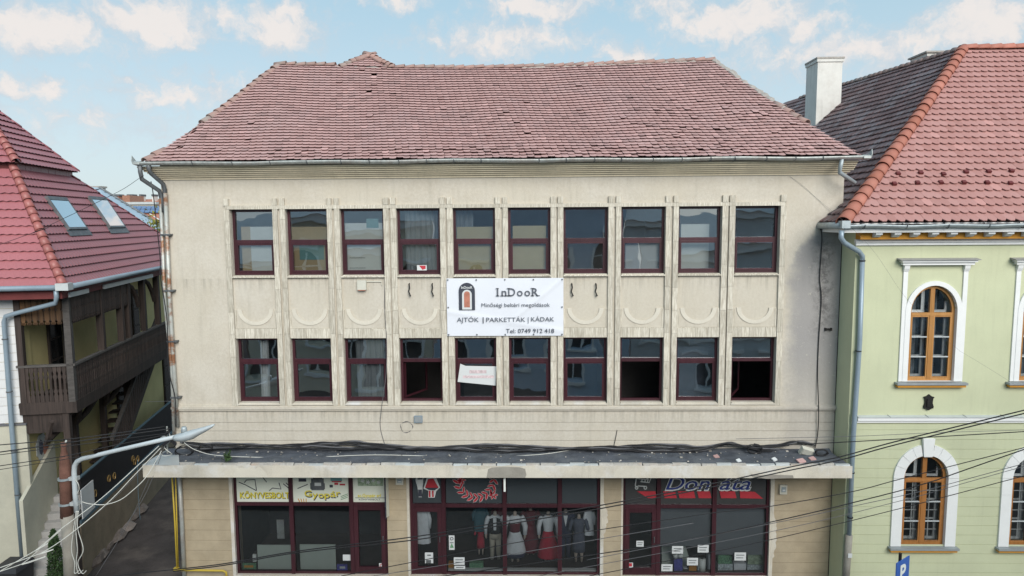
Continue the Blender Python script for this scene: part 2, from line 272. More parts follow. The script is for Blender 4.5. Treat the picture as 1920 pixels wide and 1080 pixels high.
# ------------------------------------------------------------------ mesh builder
WLOC = {}
class MB:
    def __init__(s): s.v = []; s.f = []
    def add(s, vs, fs):
        o = len(s.v); s.v += [tuple(p) for p in vs]; s.f += [tuple(i+o for i in f) for f in fs]; return s
    def box(s, x0, x1, y0, y1, z0, z1):
        return s.add([(x0,y0,z0),(x1,y0,z0),(x1,y1,z0),(x0,y1,z0),(x0,y0,z1),(x1,y0,z1),(x1,y1,z1),(x0,y1,z1)],
                     [(0,3,2,1),(4,5,6,7),(0,1,5,4),(1,2,6,5),(2,3,7,6),(3,0,4,7)])
    def hexa(s, a, b):                      # two quads (lists of 4) -> closed solid
        return s.add(list(a)+list(b), [(0,3,2,1),(4,5,6,7),(0,1,5,4),(1,2,6,5),(2,3,7,6),(3,0,4,7)])
    def obox(s, c, X, Y, Z):                # box from centre and three half-vectors
        c, X, Y, Z = map(Vector, (c, X, Y, Z))
        return s.hexa([c-X-Y-Z, c+X-Y-Z, c+X+Y-Z, c-X+Y-Z], [c-X-Y+Z, c+X-Y+Z, c+X+Y+Z, c-X+Y+Z])
    def poly(s, pts): return s.add(pts, [tuple(range(len(pts)))])
    def prism(s, pts, vec):
        n = len(pts); v = Vector(vec); b = [Vector(p)+v for p in pts]
        return s.add(list(pts)+b, [tuple(range(n))[::-1], tuple(range(n, 2*n))]+[(i, (i+1) % n, n+(i+1) % n, n+i) for i in range(n)])
    def tube(s, pts, r, n=8, cap=True):
        pts = [Vector(p) for p in pts]; m = len(pts); rs = r if isinstance(r, (list, tuple)) else [r]*m
        t0 = (pts[1]-pts[0]).normalized(); ref = Vector((0, 0, 1)) if abs(t0.z) < .9 else Vector((1, 0, 0))
        a = t0.cross(ref).normalized(); vs = []; fs = []
        for i, p in enumerate(pts):
            t = (pts[min(i+1, m-1)]-pts[max(i-1, 0)]).normalized()
            a = (a-t*a.dot(t)).normalized(); b = t.cross(a)
            for k in range(n):
                q = 2*pi*k/n; vs.append(p+(a*cos(q)+b*sin(q))*rs[i])
        for i in range(m-1):
            for k in range(n): fs.append((i*n+k, i*n+(k+1) % n, (i+1)*n+(k+1) % n, (i+1)*n+k))
        if cap: fs += [tuple(range(n))[::-1], tuple(range((m-1)*n, m*n))]
        return s.add(vs, fs)
    def loft(s, rings, n=14):               # rings: (z, rx, ry, cx, cy)
        vs = []; fs = []
        for (z, rx, ry, cx, cy) in rings:
            for k in range(n): q = 2*pi*k/n; vs.append((cx+rx*cos(q), cy+ry*sin(q), z))
        for i in range(len(rings)-1):
            for k in range(n): fs.append((i*n+k, i*n+(k+1) % n, (i+1)*n+(k+1) % n, (i+1)*n+k))
        m = len(rings); fs += [tuple(range(n))[::-1], tuple(range((m-1)*n, m*n))]
        return s.add(vs, fs)
    def panel(s, outer, holes, y0, y1):     # plate in XZ with holes, front at y0, back at y1
        loops = [outer]+holes; flat = [p for l in loops for p in l]
        tris = tessellate_polygon([[Vector((p[0], p[1], 0)) for p in l] for l in loops]); n = len(flat)
        vs = [(p[0], y0, p[1]) for p in flat]+[(p[0], y1, p[1]) for p in flat]
        fs = []
        for t in tris:
            a, b, c = [Vector((flat[i][0], flat[i][1])) for i in t]
            t = t if (b-a).cross(c-a) > 0 else (t[0], t[2], t[1])
            fs += [tuple(t), tuple(i+n for i in t[::-1])]
        o = 0
        for li, l in enumerate(loops):
            m = len(l); area = sum(l[i][0]*l[(i+1) % m][1]-l[(i+1) % m][0]*l[i][1] for i in range(m))
            for i in range(m):
                q = (o+i, o+(i+1) % m, n+o+(i+1) % m, n+o+i)
                fs.append(q[::-1] if (area > 0) == (li == 0) else q)
            o += m
        return s.add(vs, fs)
    def mesh(s, name, mat, smooth=False, origin=None):
        me = bpy.data.meshes.new(name)
        if origin is None: origin = Vector((0, 0, 0))
        me.from_pydata([tuple(Vector(p)-origin) for p in s.v], [], s.f); me.materials.append(MAT[mat] if isinstance(mat, str) else mat)
        if smooth: me.polygons.foreach_set('use_smooth', [True]*len(me.polygons))
        me.update(); return me
    def build(s, name, mat, parent=None, smooth=False, **props):
        a = np.array(s.v); lo, hi = a.min(0), a.max(0); o = Vector(((lo[0]+hi[0])/2, (lo[1]+hi[1])/2, lo[2]))
        return place(name, s.mesh(name, mat, smooth, o), o, parent, None, **props)
def place(name, me, loc, parent=None, rot=None, **props):
    ob = bpy.data.objects.new(name, me); C.objects.link(ob); loc = Vector(loc); WLOC[ob.name] = loc
    ob.location = loc
    if rot is not None: ob.rotation_euler = rot.to_euler()
    if parent is not None: ob.parent = parent; ob.location = loc-WLOC[parent.name]
    for k, v in props.items(): ob[k] = v
    return ob
def thing(name, loc, label, cat, group=None):
    ob = bpy.data.objects.new(name, None); C.objects.link(ob); ob.location = loc; WLOC[ob.name] = Vector(loc); ob.empty_display_size = .3
    ob['label'] = label; ob['category'] = cat
    if group: ob['group'] = group
    return ob
def box(name, mat, parent, x0, x1, y0, y1, z0, z1, **p): return MB().box(x0, x1, y0, y1, z0, z1).build(name, mat, parent, **p)
def textmesh(mb, body, x0, x1, z0, h, y, shear=0., bold=0., depth=.004, align_w=True):
    cu = bpy.data.curves.new('lettering', 'FONT'); cu.body = body; cu.size = 1; cu.shear = shear; cu.offset = bold; cu.resolution_u = 3; cu.extrude = .02
    to = bpy.data.objects.new('lettering_tmp', cu); C.objects.link(to); dg = bpy.context.evaluated_depsgraph_get()
    me = bpy.data.meshes.new_from_object(to.evaluated_get(dg)); a = np.array([v.co[:] for v in me.vertices]); fs = [tuple(p.vertices) for p in me.polygons]
    bpy.data.objects.remove(to); bpy.data.curves.remove(cu); bpy.data.meshes.remove(me)
    lo, hi = a.min(0), a.max(0); sx = (x1-x0)/(hi[0]-lo[0]); sz = h/0.70     # cap height of the built-in font ~0.70
    mb.add([(x0+(p[0]-lo[0])*sx, y-(p[2]+.02)/.04*depth, z0+p[1]*sz) for p in a], fs); return mb
def cable(name, pts, r, mat, label, cat='cable', group=None, n=6):
    q = []
    P_ = [Vector(p) for p in pts]
    for i in range(len(P_)-1):              # Catmull-Rom through the points
        p0, p1, p2, p3 = P_[max(i-1, 0)], P_[i], P_[i+1], P_[min(i+2, len(P_)-1)]
        for k in range(8):
            t = k/8; q.append(.5*((2*p1)+(p2-p0)*t+(2*p0-5*p1+4*p2-p3)*t*t+(3*p1-p0-3*p2+p3)*t**3))
    q.append(P_[-1])
    o = MB().tube(q, r, n).build(name, mat, None, True, label=label, category=cat)
    if group: o['group'] = group
    return o
GZ = -0.55
# ------------------------------------------------------------------ ground
def struct(ob): ob['kind'] = 'structure'; return ob
struct(MB().poly([(-900, -60, GZ-.01), (900, -60, GZ-.01), (900, 1500, GZ-.01), (-900, 1500, GZ-.01)]).build('ground', 'asphalt'))
struct(MB().box(-60, 60, -12.0, -4.6, GZ-.3, GZ-.005).build('road', 'road'))
struct(MB().box(-60, 60, -4.6, -.02, GZ-.3, GZ+.12).build('pavement', 'paving'))
struct(MB().box(-60, 60, -4.75, -4.6, GZ-.3, GZ+.10).build('kerb', 'concrete'))

# ------------------------------------------------------------------ main building
XL, XR, DEP = -9.52, 8.13, 8.4
GR = [-6.44, -5.015, -3.54, -2.07, -.635, .80, 2.29, 3.765, 5.21]      # grooves between the paired pilasters
OPEN = []
lefts = [-7.735]+[g+.165 for g in GR]; rights = [g-.165 for g in GR]+[6.53]
for a, b in zip(lefts, rights): OPEN.append((a, b))
B = thing('commercial_building', (-.7, 0, GZ), 'cream two storey building with twenty maroon windows and three shops under a long canopy', 'building')
UZ0, UZ1, LZ0, LZ1 = 8.19, 9.92, 4.77, 6.51
holes = []
for a, b in OPEN:
    for z0, z1 in ((UZ0-.08, UZ1), (LZ0-.08, LZ1)): holes.append([(a, z0), (b, z0), (b, z1), (a, z1)])
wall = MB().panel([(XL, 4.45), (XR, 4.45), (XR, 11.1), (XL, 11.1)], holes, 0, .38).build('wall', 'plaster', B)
# side and back walls
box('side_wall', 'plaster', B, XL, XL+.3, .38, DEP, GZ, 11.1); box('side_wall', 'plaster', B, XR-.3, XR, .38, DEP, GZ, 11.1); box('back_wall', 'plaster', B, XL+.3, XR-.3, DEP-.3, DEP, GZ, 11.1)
# courses under the belt
zs = [3.05, 3.36, 3.72, 3.98, 4.215, 4.45]
box('wall_backing', 'plaster', B, XL+.01, XR-.01, .012, .38, 3.05, 4.449)
for i in range(5): box('wall_course', 'plaster', B, XL, XR, -.008+rnd.uniform(-.002, .002), .012, zs[i]+.012, zs[i+1]-.001)
MB().box(XL-.03, XR+.005, -.085, .0, 4.60, 4.66).box(XL-.02, XR+.004, -.06, .0, 4.555, 4.60).box(XL-.02, XR+.003, -.05, .0, 4.66, 4.69).build('belt_ledge', 'plaster', B)
# eaves moulding in steps
prof = [(10.70, .04), (10.755, .10), (10.80, .16), (10.845, .22), (10.89, .28), (10.935, .335), (10.98, .385), (11.03, .40)]
for i in range(len(prof)-1): box('cornice_step', 'band', B, XL-prof[i][1], XR+min(.16, prof[i][1]), -prof[i][1], .001, prof[i][0], prof[i+1][0]-.006)

# travertine: pilasters in slabs
def pil(x0, x1, seg, name='pilaster'):
    zsA = [4.69, 5.42, 6.02, 6.62, 7.22, 7.82, 8.42, 9.02, 9.62, 9.92] if seg == 0 else [4.69, 5.15, 5.88, 6.64, 7.25, 7.85, 8.36, 9.05, 9.66, 9.92]
    p = box(name, 'trav', B, x0+.006, x1-.006, -.045, -.001, 4.69, 10.195)
    for i in range(len(zsA)-1):
        j = rnd.uniform(-.04, .04) if 0 < i < len(zsA)-2 else 0
        box('travertine_slab', 'trav', p, x0, x1, -.062+rnd.uniform(-.004, .003), -.045, zsA[i]+.003, zsA[i+1]-.003)
    box('cap_slab', 'trav', p, x0+.004, x1-.004, -.066+rnd.uniform(-.003, .003), -.045, 10.02, 10.20)
pil(-7.88, -7.735, 0); pil(6.53, 6.675, 1)
for i, g in enumerate(GR):
    gp = rnd.choice([.012, .02, .03]); pil(g-.165, g-gp, i % 2); pil(g+gp, g+.165, (i+1) % 2)
for i in range(11):
    xs = [-7.83]+GR+[6.625]
    if i < 10:
        x0, x1 = xs[i], xs[i+1]; m = x0+(x1-x0)*rnd.uniform(.35, .7)
        ln = box('lintel', 'trav', B, x0+.002, x1-.002, -.04, -.001, 9.925, 10.015)
        box('travertine_slab', 'trav', ln, x0, m-.003, -.058+rnd.uniform(-.004, .004), -.04, 9.922, 10.018)
        box('travertine_slab', 'trav', ln, m+.003, x1-.001, -.058+rnd.uniform(-.004, .004), -.04, 9.922, 10.018)
# spandrels: fluted slabs, raised plates with a U-shaped notch and moulding
for a, b in OPEN:
    cx = (a+b)/2; hw = (b-a)/2-.004
    sp = box('spandrel', 'trav', B, a+.004, b-.004, -.02, -.001, 6.512, 6.775)
    ks = [a+.004]+sorted(a+(b-a)*t for t in (.17+rnd.uniform(-.05, .05), .45+rnd.uniform(-.08, .08), .74+rnd.uniform(-.07, .07)))+[b-.004]
    for i in range(4): box('travertine_slab', 'trav', sp, ks[i]+.003, ks[i+1]-.003, -.036+rnd.uniform(-.007, .007), -.02, 6.514, 6.77+rnd.uniform(-.012, .006))
    R, r2 = .475, .365; zt = 7.29; kz = .90
    out = [(cx-hw+.001, 6.78), (cx+hw-.001, 6.78), (cx+hw-.001, zt), (cx+R-.01, zt)]+[(cx+(R-.01)*cos(q*pi/16), zt-(R-.01)*kz*sin(q*pi/16)) for q in range(1, 16)]+[(cx-R+.01, zt), (cx-hw+.001, zt)]
    MB().panel(out, [], -.016, -.001).build('relief_plate', 'plaster', B)
    u = MB(); n = 18; A = []; Bq = []
    for q in range(n+1):
        t = pi*q/n; A.append((cx+R*cos(t), zt-R*kz*sin(t))); Bq.append((cx+r2*cos(t), zt-r2*kz*sin(t)))
    u.panel(A+Bq[::-1], [], -.034, -.017); u.build('arched_moulding', 'umould', B)
    for x0, x1 in ((cx-hw, cx-hw+.055), (cx+hw-.055, cx+hw)): box('relief_strip', 'trav', B, x0, x1, -.024, -.001, 6.78, 7.27)

# windows
def window(i, a, b, z0, z1, tr, openw=False):
    y0, y1 = .13, .21; f = .065
    fr = MB().box(a, a+f, y0, y1, z0, z1).box(b-f, b, y0, y1, z0, z1).box(a+f, b-f, y0, y1, z0, z0+f).box(a+f, b-f, y0, y1, z1-f, z1).box(a+f, b-f, y0-.015, y1, tr-.045, tr+.045)
    wn = fr.build('window', 'frame', B)
    def tilt(x0, x1, za, zb, y):            # old panes never sit quite plumb in their frames
        k1, k2 = rnd.uniform(-.012, .012), rnd.uniform(-.012, .012); return [(x0, y-k1-k2, za), (x1, y+k1-k2, za), (x1, y+k1+k2, zb), (x0, y-k1+k2, zb)]
    MB().poly(tilt(a+f, b-f, tr+.045, z1-f, y0+.03)).build('pane', 'glass', wn)
    s0, s1, t0, t1, k = a+f+.004, b-f-.004, z0+f+.003, tr-.048, .05
    if openw is False:
        MB().box(s0, s0+k, y0-.012, y0+.04, t0, t1).box(s1-k, s1, y0-.012, y0+.04, t0, t1).box(s0+k, s1-k, y0-.012, y0+.04, t0, t0+k).box(s0+k, s1-k, y0-.012, y0+.04, t1-k, t1).build('sash', 'frame', wn)
        MB().poly(tilt(s0+k, s1-k, t0+k, t1-k, y0+.015)).build('pane', 'glass', wn)
    elif openw == 'in':                     # sash swung into the room on its left edge
        ang = radians(62); d = Vector((cos(ang), sin(ang), 0)); nrm = Vector((sin(ang), -cos(ang), 0)); o = Vector((s0+.01, y1+.01, 0)); L = s1-s0
        mb = MB()
        def bar(u0, u1, w0, w1): mb.obox(o+d*((u0+u1)/2)+Vector((0, 0, (w0+w1)/2)), d*((u1-u0)/2), nrm*.022, Vector((0, 0, (w1-w0)/2)))
        bar(0, k, t0, t1); bar(L-k, L, t0, t1); bar(k, L-k, t0, t0+k); bar(k, L-k, t1-k, t1); mb.build('sash', 'frame', wn)
        MB().poly([o+d*k+Vector((0, 0, t0+k)), o+d*(L-k)+Vector((0, 0, t0+k)), o+d*(L-k)+Vector((0, 0, t1-k)), o+d*k+Vector((0, 0, t1-k))]).build('pane', 'hglass', wn)
    MB().box(a+.002, b-.002, -.075, .13, z0-.06, z0-.022).box(a+.03, b-.03, -.05, .13, z0-.022, z0).build('sill', 'trav' if z0 > 7 else 'fascia', wn)
    return wn
WU = [window(i, a, b, UZ0, UZ1, 9.075) for i, (a, b) in enumerate(OPEN)]
WL = [window(i, a, b, LZ0, LZ1, 5.885, 'in' if i in (3, 9) else (None if i == 7 else False)) for i, (a, b) in enumerate(OPEN)]

# rooms behind the windows
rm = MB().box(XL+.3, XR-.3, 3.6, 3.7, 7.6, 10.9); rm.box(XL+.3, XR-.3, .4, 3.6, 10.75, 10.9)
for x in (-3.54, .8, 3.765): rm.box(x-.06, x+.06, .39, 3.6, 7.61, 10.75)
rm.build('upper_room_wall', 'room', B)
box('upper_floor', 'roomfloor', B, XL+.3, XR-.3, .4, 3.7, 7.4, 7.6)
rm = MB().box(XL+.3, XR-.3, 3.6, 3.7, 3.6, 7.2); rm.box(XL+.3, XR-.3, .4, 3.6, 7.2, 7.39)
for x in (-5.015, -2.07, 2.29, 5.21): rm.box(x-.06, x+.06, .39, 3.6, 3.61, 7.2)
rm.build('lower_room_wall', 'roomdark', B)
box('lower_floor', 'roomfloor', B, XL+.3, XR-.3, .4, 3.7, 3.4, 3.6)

# ---- roof
EY, EZ, RY = -.45, 11.14, 4.0
EXL, EXR, RXL, RXR = -9.66, 8.28, -7.70, 5.80
def rz(x):                                   # sagging ridge line
    pts = [(-9, 14.5), (-7.7, 14.5), (-6, 14.44), (-4.2, 14.36), (-1.5, 14.32), (0.5, 14.33), (3, 14.4), (5.8, 14.47), (9, 14.5)]
    for (a, za), (b, zb) in zip(pts, pts[1:]):
        if a <= x <= b: return za+(zb-za)*(x-a)/(b-a)
    return 14.4
def roofp(x, t):                             # point on the front slope
    z = EZ+(rz(x)-EZ)*t-.06*sin(pi*t)+.02*sin(x*1.9+t*5)*sin(pi*min(1, t))
    return Vector((x, EY+(RY-EY)*t, z))
um = MB(); nx = 24; nt_ = 8
vs = []; fs = []
for j in range(nt_+1):
    t = j/nt_
    for i in range(nx+1):
        xl = EXL+(RXL-EXL)*t; xr = EXR+(RXR-EXR)*t; x = xl+(xr-xl)*i/nx; p = roofp(x, t); p.z -= .10; p.y += .05; vs.append(p)
for j in range(nt_):
    for i in range(nx): k = j*(nx+1)+i; fs.append((k, k+1, k+nx+2, k+nx+1))
um.add(vs, fs)
BY = DEP+.5
pl, pr = roofp(RXL, 1)-Vector((0, 0, .10)), roofp(RXR, 1)-Vector((0, 0, .10))
um.poly([(EXL, BY, EZ), (EXL, EY+.02, EZ-.035), pl]).poly([(EXR, EY+.02, EZ-.035), (EXR, BY, EZ), pr]).poly([(EXR, BY, EZ), (EXL, BY, EZ), pl, pr]).poly([(EXL, EY+.02, EZ-.04), (EXR, EY+.02, EZ-.04), (EXR, BY, EZ-.01), (EXL, BY, EZ-.01)])
roof = um.build('roof', 'under', B)
def tile_shape(wd, ln, th, kind):
    h = wd/2
    if kind == 'round': o = [(-h, ln)]+[(-h, h*.55)]+[(-h*cos(q*pi/6), h*.55*(1-sin(q*pi/6))) for q in range(1, 6)]+[(h, h*.55), (h, ln)]
    else: o = [(-h, ln), (-h, .085), (-h*.45, .0), (h*.45, 0), (h, .085), (h, ln)]
    return o, th
def tile_mb(mb, o, th, M):
    n = len(o); top = [M @ Vector((a, b, th)) for a, b in o]; bot = [M @ Vector((a, b, 0)) for a, b in o]
    mb.add(top+bot, [tuple(range(n))]+[(i, n+i, n+(i+1) % n, (i+1) % n) for i in range(n)])
def slope_tiles(parent, point, rows, extent, wd, ln, th, kind, mat, lift, jit, name, nind, inview, messy=None, skip=None, clips=()):
    """tiles on a slope: point(x,t) -> Vector; rows of tile rows; the largest in view become objects, the rest one part"""
    o, th = tile_shape(wd, ln, th, kind); ind = []; rest = MB(); n = len(o)
    sh = MB(); tile_mb(sh, o, th, Matrix.Identity(4)); me = sh.mesh(name, mat)
    allm = []
    for r in range(rows):
        t = r/rows; x0, x1 = extent(t); x = x0+(wd*.5 if r % 2 else 0)+rnd.uniform(-.01, .01)
        while x <= x1:
            p = point(x, t); e = .02
            tx = (point(x+e, t)-p).normalized(); ty = (point(x, t+.01)-p).normalized(); tz = tx.cross(ty).normalized()
            mess = messy(x, t) if messy else 0
            if not (skip and rnd.random() < skip*(1+6*mess)):
                R = Matrix((tx, ty, tz)).transposed().to_4x4()
                tilt = Matrix.Rotation(-lift-rnd.uniform(0, .02)-mess*rnd.uniform(-.02, .12), 4, 'X')
                yaw = Matrix.Rotation(rnd.gauss(0, jit*(1+5*mess)), 4, 'Z')
                Mx = Matrix.Translation(p+tx*rnd.gauss(0, jit*.3)+ty*(rnd.gauss(0, jit*.35*(1+5*mess))-.02)+tz*(.03+mess*rnd.uniform(0, .03))) @ R @ tilt @ yaw
                cut = o
                for cf in clips:                # trim tiles at hips
                    ds = [cf(Mx @ Vector((a, b, 0))) for a, b in cut]; nc = []
                    for i in range(len(cut)):
                        j = (i+1) % len(cut)
                        if ds[i] >= 0: nc.append(cut[i])
                        if (ds[i] >= 0) != (ds[j] >= 0): u = ds[i]/(ds[i]-ds[j]); nc.append((cut[i][0]+(cut[j][0]-cut[i][0])*u, cut[i][1]+(cut[j][1]-cut[i][1])*u))
                    cut = nc
                    if len(cut) < 3: break
                if len(cut) < 3: x += wd; continue
                if cut != o: tile_mb(rest, cut, th, Mx)
                else: allm.append((Mx, p, t))
            x += wd
    vis = [(m, p) for m, p, t in allm if inview(p)]; vis.sort(key=lambda q: (q[1]-CAM).length); keep = set(id(m) for m, p in vis[:nind])
    for m, p, t in allm:
        if id(m) in keep:
            ob = place(name, me, m.translation, parent, m.to_3x3())
        else: tile_mb(rest, o, th, m)
    if rest.v: rest.build(name+'s', mat, parent, kind='stuff')
def infr(p):
    d = p-CAM; z = d.dot(_fw); return z > 0 and abs(d.dot(_r)/z*FPX) < 955 and abs(d.dot(_u)/z*FPX) < 535
NR = 35
def ext_main(t): return EXL+(RXL-EXL)*t-.1, EXR+(RXR-EXR)*t+.1
MCL = (lambda p: p.x-(EXL+(RXL-EXL)*(p.y-EY)/(RY-EY)), lambda p: (EXR+(RXR-EXR)*(p.y-EY)/(RY-EY))-p.x)
def messm(x, t):
    m = 0
    if t < .09: m = .55 if x > -6.5 else .2
    if x > 3 and t < .5 and rnd.random() < .14: m = .8
    if x > -1 and t < .8 and rnd.random() < .03: m = .9
    if rnd.random() < .008: m = .8
    return m
slope_tiles(roof, lambda x, t: roofp(x, t), NR, ext_main, .1735, .33, .009, 'round', 'clay', .235, .009, 'roof_tile', 300, infr, messm, .0005, MCL)
# little raised peak on the ridge
pk = MB(); o, th = tile_shape(.172, .33, .016, 'round')
for r in range(5):
    t = 1+r*.0285; hw = .72*(1-r/5.2)
    x = -4.98-hw+.05
    while x < -4.98+hw:
        p = roofp(x, 1)+Vector((0, (RY-EY)*(t-1)-.05, (14.45-EZ)*(t-1)+.02)); ty = Vector((0, RY-EY, 3.2)).normalized(); tx = Vector((1, 0, 0)); tz = tx.cross(ty)
        tile_mb(pk, o, th, Matrix.Translation(p) @ Matrix((tx, ty, tz)).transposed().to_4x4() @ Matrix.Rotation(-.2, 4, 'X')); x += .175
pb = roofp(-4.98, 1)
pk.poly([(-5.75, RY-.02, pb.z-.05), (-4.2, RY-.02, pb.z-.05), (-4.98, RY+.62, pb.z+.44)]).poly([(-4.2, RY, pb.z-.05), (-5.75, RY, pb.z-.05), (-4.98, RY+1.4, pb.z+.44)])
pk.build('roof_peak', 'clay', roof)
# ridge and hip tiles
def cap_mb(r0, r1, ln, th=.018, n=8, arc=pi):
    mb = MB(); vs = []; fs = []
    for (y, r) in ((0, r0), (ln, r1)):
        for rr in (r, r-th):
            for k in range(n+1): q = (pi-arc)/2+arc*k/n; vs.append((rr*cos(q), y, rr*sin(q)))
    m = n+1
    for k in range(n):
        fs += [(k, k+1, 2*m+k+1, 2*m+k), (m+k, 3*m+k, 3*m+k+1, m+k+1), (k, m+k, m+k+1, k+1), (2*m+k, 2*m+k+1, 3*m+k+1, 3*m+k)]
    fs += [(0, 2*m, 3*m, m), (n, m+n, 3*m+n, 2*m+n)]
    return mb.add(vs, fs)
def run_caps(parent, pts, me, step, name, jit=.02, lift=.05, skipf=None, up=Vector((0, 0, 1)), start=0.):
    L = [(pts[i+1]-pts[i]).length for i in range(len(pts)-1)]; tot = sum(L); s = start; k = 0
    while s < tot-.05:
        a = s; i = 0
        while i < len(L)-1 and a > L[i]: a -= L[i]; i += 1
        d = (pts[i+1]-pts[i]).normalized(); p = pts[i]+d*a
        if not (skipf and skipf(s/tot, p)):
            x = d.cross(up).normalized(); z = x.cross(d); R = Matrix((x, d, z)).transposed().to_4x4() @ Matrix.Rotation(-lift*rnd.uniform(.6, 1.4), 4, 'X') @ Matrix.Rotation(rnd.gauss(0, jit), 4, 'Z') @ Matrix.Rotation(rnd.gauss(0, jit*2), 4, 'Y')
            place(name, me, p+z*rnd.uniform(-.006, .012), parent, R.to_3x3())
        s += step; k += 1
capm = cap_mb(.13, .10, .38).mesh('ridge_tile', 'cap1', True)
ridge = [roofp(RXR+.05-(RXR-RXL+.1)*i/16, 1)+Vector((0, .02, -.02)) for i in range(17)]
run_caps(roof, ridge, capm, .31, 'ridge_tile', .03, .06, lambda f, p: -5.72 < p.x < -4.1)
def hipline(side):
    q = []
    for i in range(13):
        t = i/12; x = (EXL+(RXL-EXL)*t) if side < 0 else (EXR+(RXR-EXR)*t); q.append(roofp(x, t)+Vector((0, .03, -.03)))
    return q
run_caps(roof, hipline(-1), capm, .31, 'hip_tile', .03, .06, lambda f, p: .06 < f < .36)
run_caps(roof, hipline(1), capm, .31, 'hip_tile', .04, .06, lambda f, p: f < .3 or f > .46)
pkl = [Vector((-5.78, RY-.03, pb.z-.03)), Vector((-4.98, RY+.6, pb.z+.47))]; pkr = [Vector((-4.18, RY-.03, pb.z-.03)), Vector((-4.98, RY+.6, pb.z+.47))]
run_caps(roof, pkl, capm, .2, 'ridge_tile', .12, .08); run_caps(roof, pkr, capm, .2, 'ridge_tile', .12, .08)
def mortar(pts, r, name='mortar_bed', seed=1):
    q = random.Random(seed); mb = MB(); pp = []
    for i in range(len(pts)-1):
        n = max(2, int((pts[i+1]-pts[i]).length/.09))
        for k in range(n): pp.append(pts[i].lerp(pts[i+1], k/n)+Vector((q.uniform(-.02, .02), 0, q.uniform(-.03, .025))))
    pp.append(pts[-1]); mb.tube(pp, [r*q.uniform(.7, 1.25) for _ in pp], 7); return mb.build(name, 'mortar', roof)
hl = hipline(-1); hr = hipline(1)
mortar(hl[:6], .035, seed=2); mortar(hl[4:], .05, seed=5); mortar(hr[5:], .10, seed=3); mortar(hr[:5], .035, seed=9); mortar([p+Vector((0, -.06, -.03)) for p in ridge[:8]], .06, seed=4); mortar([p+Vector((0, -.05, -.04)) for p in ridge[8:]], .04, seed=6)
mortar([pkl[0], pkl[1], pkr[0]], .06, seed=7)

# ---- gutter with straps, corner ends and downpipes
gy, gz, gr_ = -.50, 11.115, .088
def gutter(name, mat, parent, x0, x1, y, z, r, n=8, th=.008):
    mb = MB(); vs = []; m = n+1; K = 26
    for i in range(K):
        x = x0+(x1-x0)*i/(K-1); dz = .012*sin(i*1.3)+.006*rnd.uniform(-1, 1)
        for rr in (r, r-th):
            for k in range(m): q = pi+pi*k/n; vs.append((x, y+rr*cos(q), z+dz+rr*sin(q)))
    fs = []
    for i in range(K-1):
        o, o2 = i*2*m, (i+1)*2*m
        for k in range(n): fs += [(o+k, o2+k, o2+k+1, o+k+1), (o+m+k, o+m+k+1, o2+m+k+1, o2+m+k)]
        fs += [(o, o+m, o2+m, o2), (o+n, o2+n, o2+m+n, o+m+n)]
    return mb.add(vs, fs).build(name, mat, parent, True)
gut = gutter('gutter', 'zincold', B, -9.72, 8.32, gy, gz, gr_)
for px in (362, 436, 507, 576, 640, 693, 748, 800, 851, 902, 1010, 1061, 1114, 1164, 1223, 1277, 1331, 1376, 1435, 1489, 1540):
    x = P(px, 303, gy).x; MB().tube([(x+.02*sin(q), gy+(gr_+.006)*cos(pi+pi*q/8), gz+(gr_+.006)*sin(pi+pi*q/8)) for q in range(9)], .011, 5).build('gutter_strap', 'zincdark', gut)
def gend(x, s): MB().prism([(x, gy-.10, gz-.06), (x, gy+.11, gz-.08), (x, gy+.11, gz+.03), (x, gy-.02, gz+.03), (x, gy-.10, gz-.0)], (s*.17, 0, 0)).prism([(x+s*.17, gy-.09, gz-.05), (x+s*.17, gy+.1, gz-.06), (x+s*.19, gy+.1, gz+.05), (x+s*.22, gy-.02, gz+.17), (x+s*.2, gy-.09, gz+.04)], (s*.012, 0, 0)).build('gutter_end', 'zincold', gut)
gend(-9.72, -1); gend(8.32, 1)
dp = MB().tube([P(262, 306, -.5), P(263, 322, -.5), P(266, 336, -.47), P(299, 358, -.1), P(303, 372, -.06), P(306, 398, -.06)], .055, 10).tube([P(279, 306, -.5), P(279, 317, -.45), P(283, 325, -.4), P(306, 345, -.1), P(309, 355, -.06), P(309, 380, -.06)], .055, 10)
dp.build('pipe_offset', 'zincdark', B, True)
MB().tube([P(301, 372, -.08), P(309, 560, -.08), P(322, 690, -.08), P(327, 830, -.08)], .045, 10).build('downpipe', 'zincrust', B, True)
MB().tube([P(310, 362, -.09), P(318, 560, -.09), P(326, 690, -.09), P(333, 800, -.09)], .05, 10).build('downpipe', 'zincrust', B, True)
for y in (440, 545, 640, 745):
    a = P(305+.06*(y-380), y, -.1); MB().box(a.x-.09, a.x+.17, -.15, .0, a.z-.02, a.z+.02).build('pipe_clip', 'zincdark', B)
MB().tube([P(1579, 297, -.5), P(1576, 312, -.49), P(1574, 323, -.46), P(1603, 343, -.35)], .052, 10).build('downpipe', 'zinc', B, True)

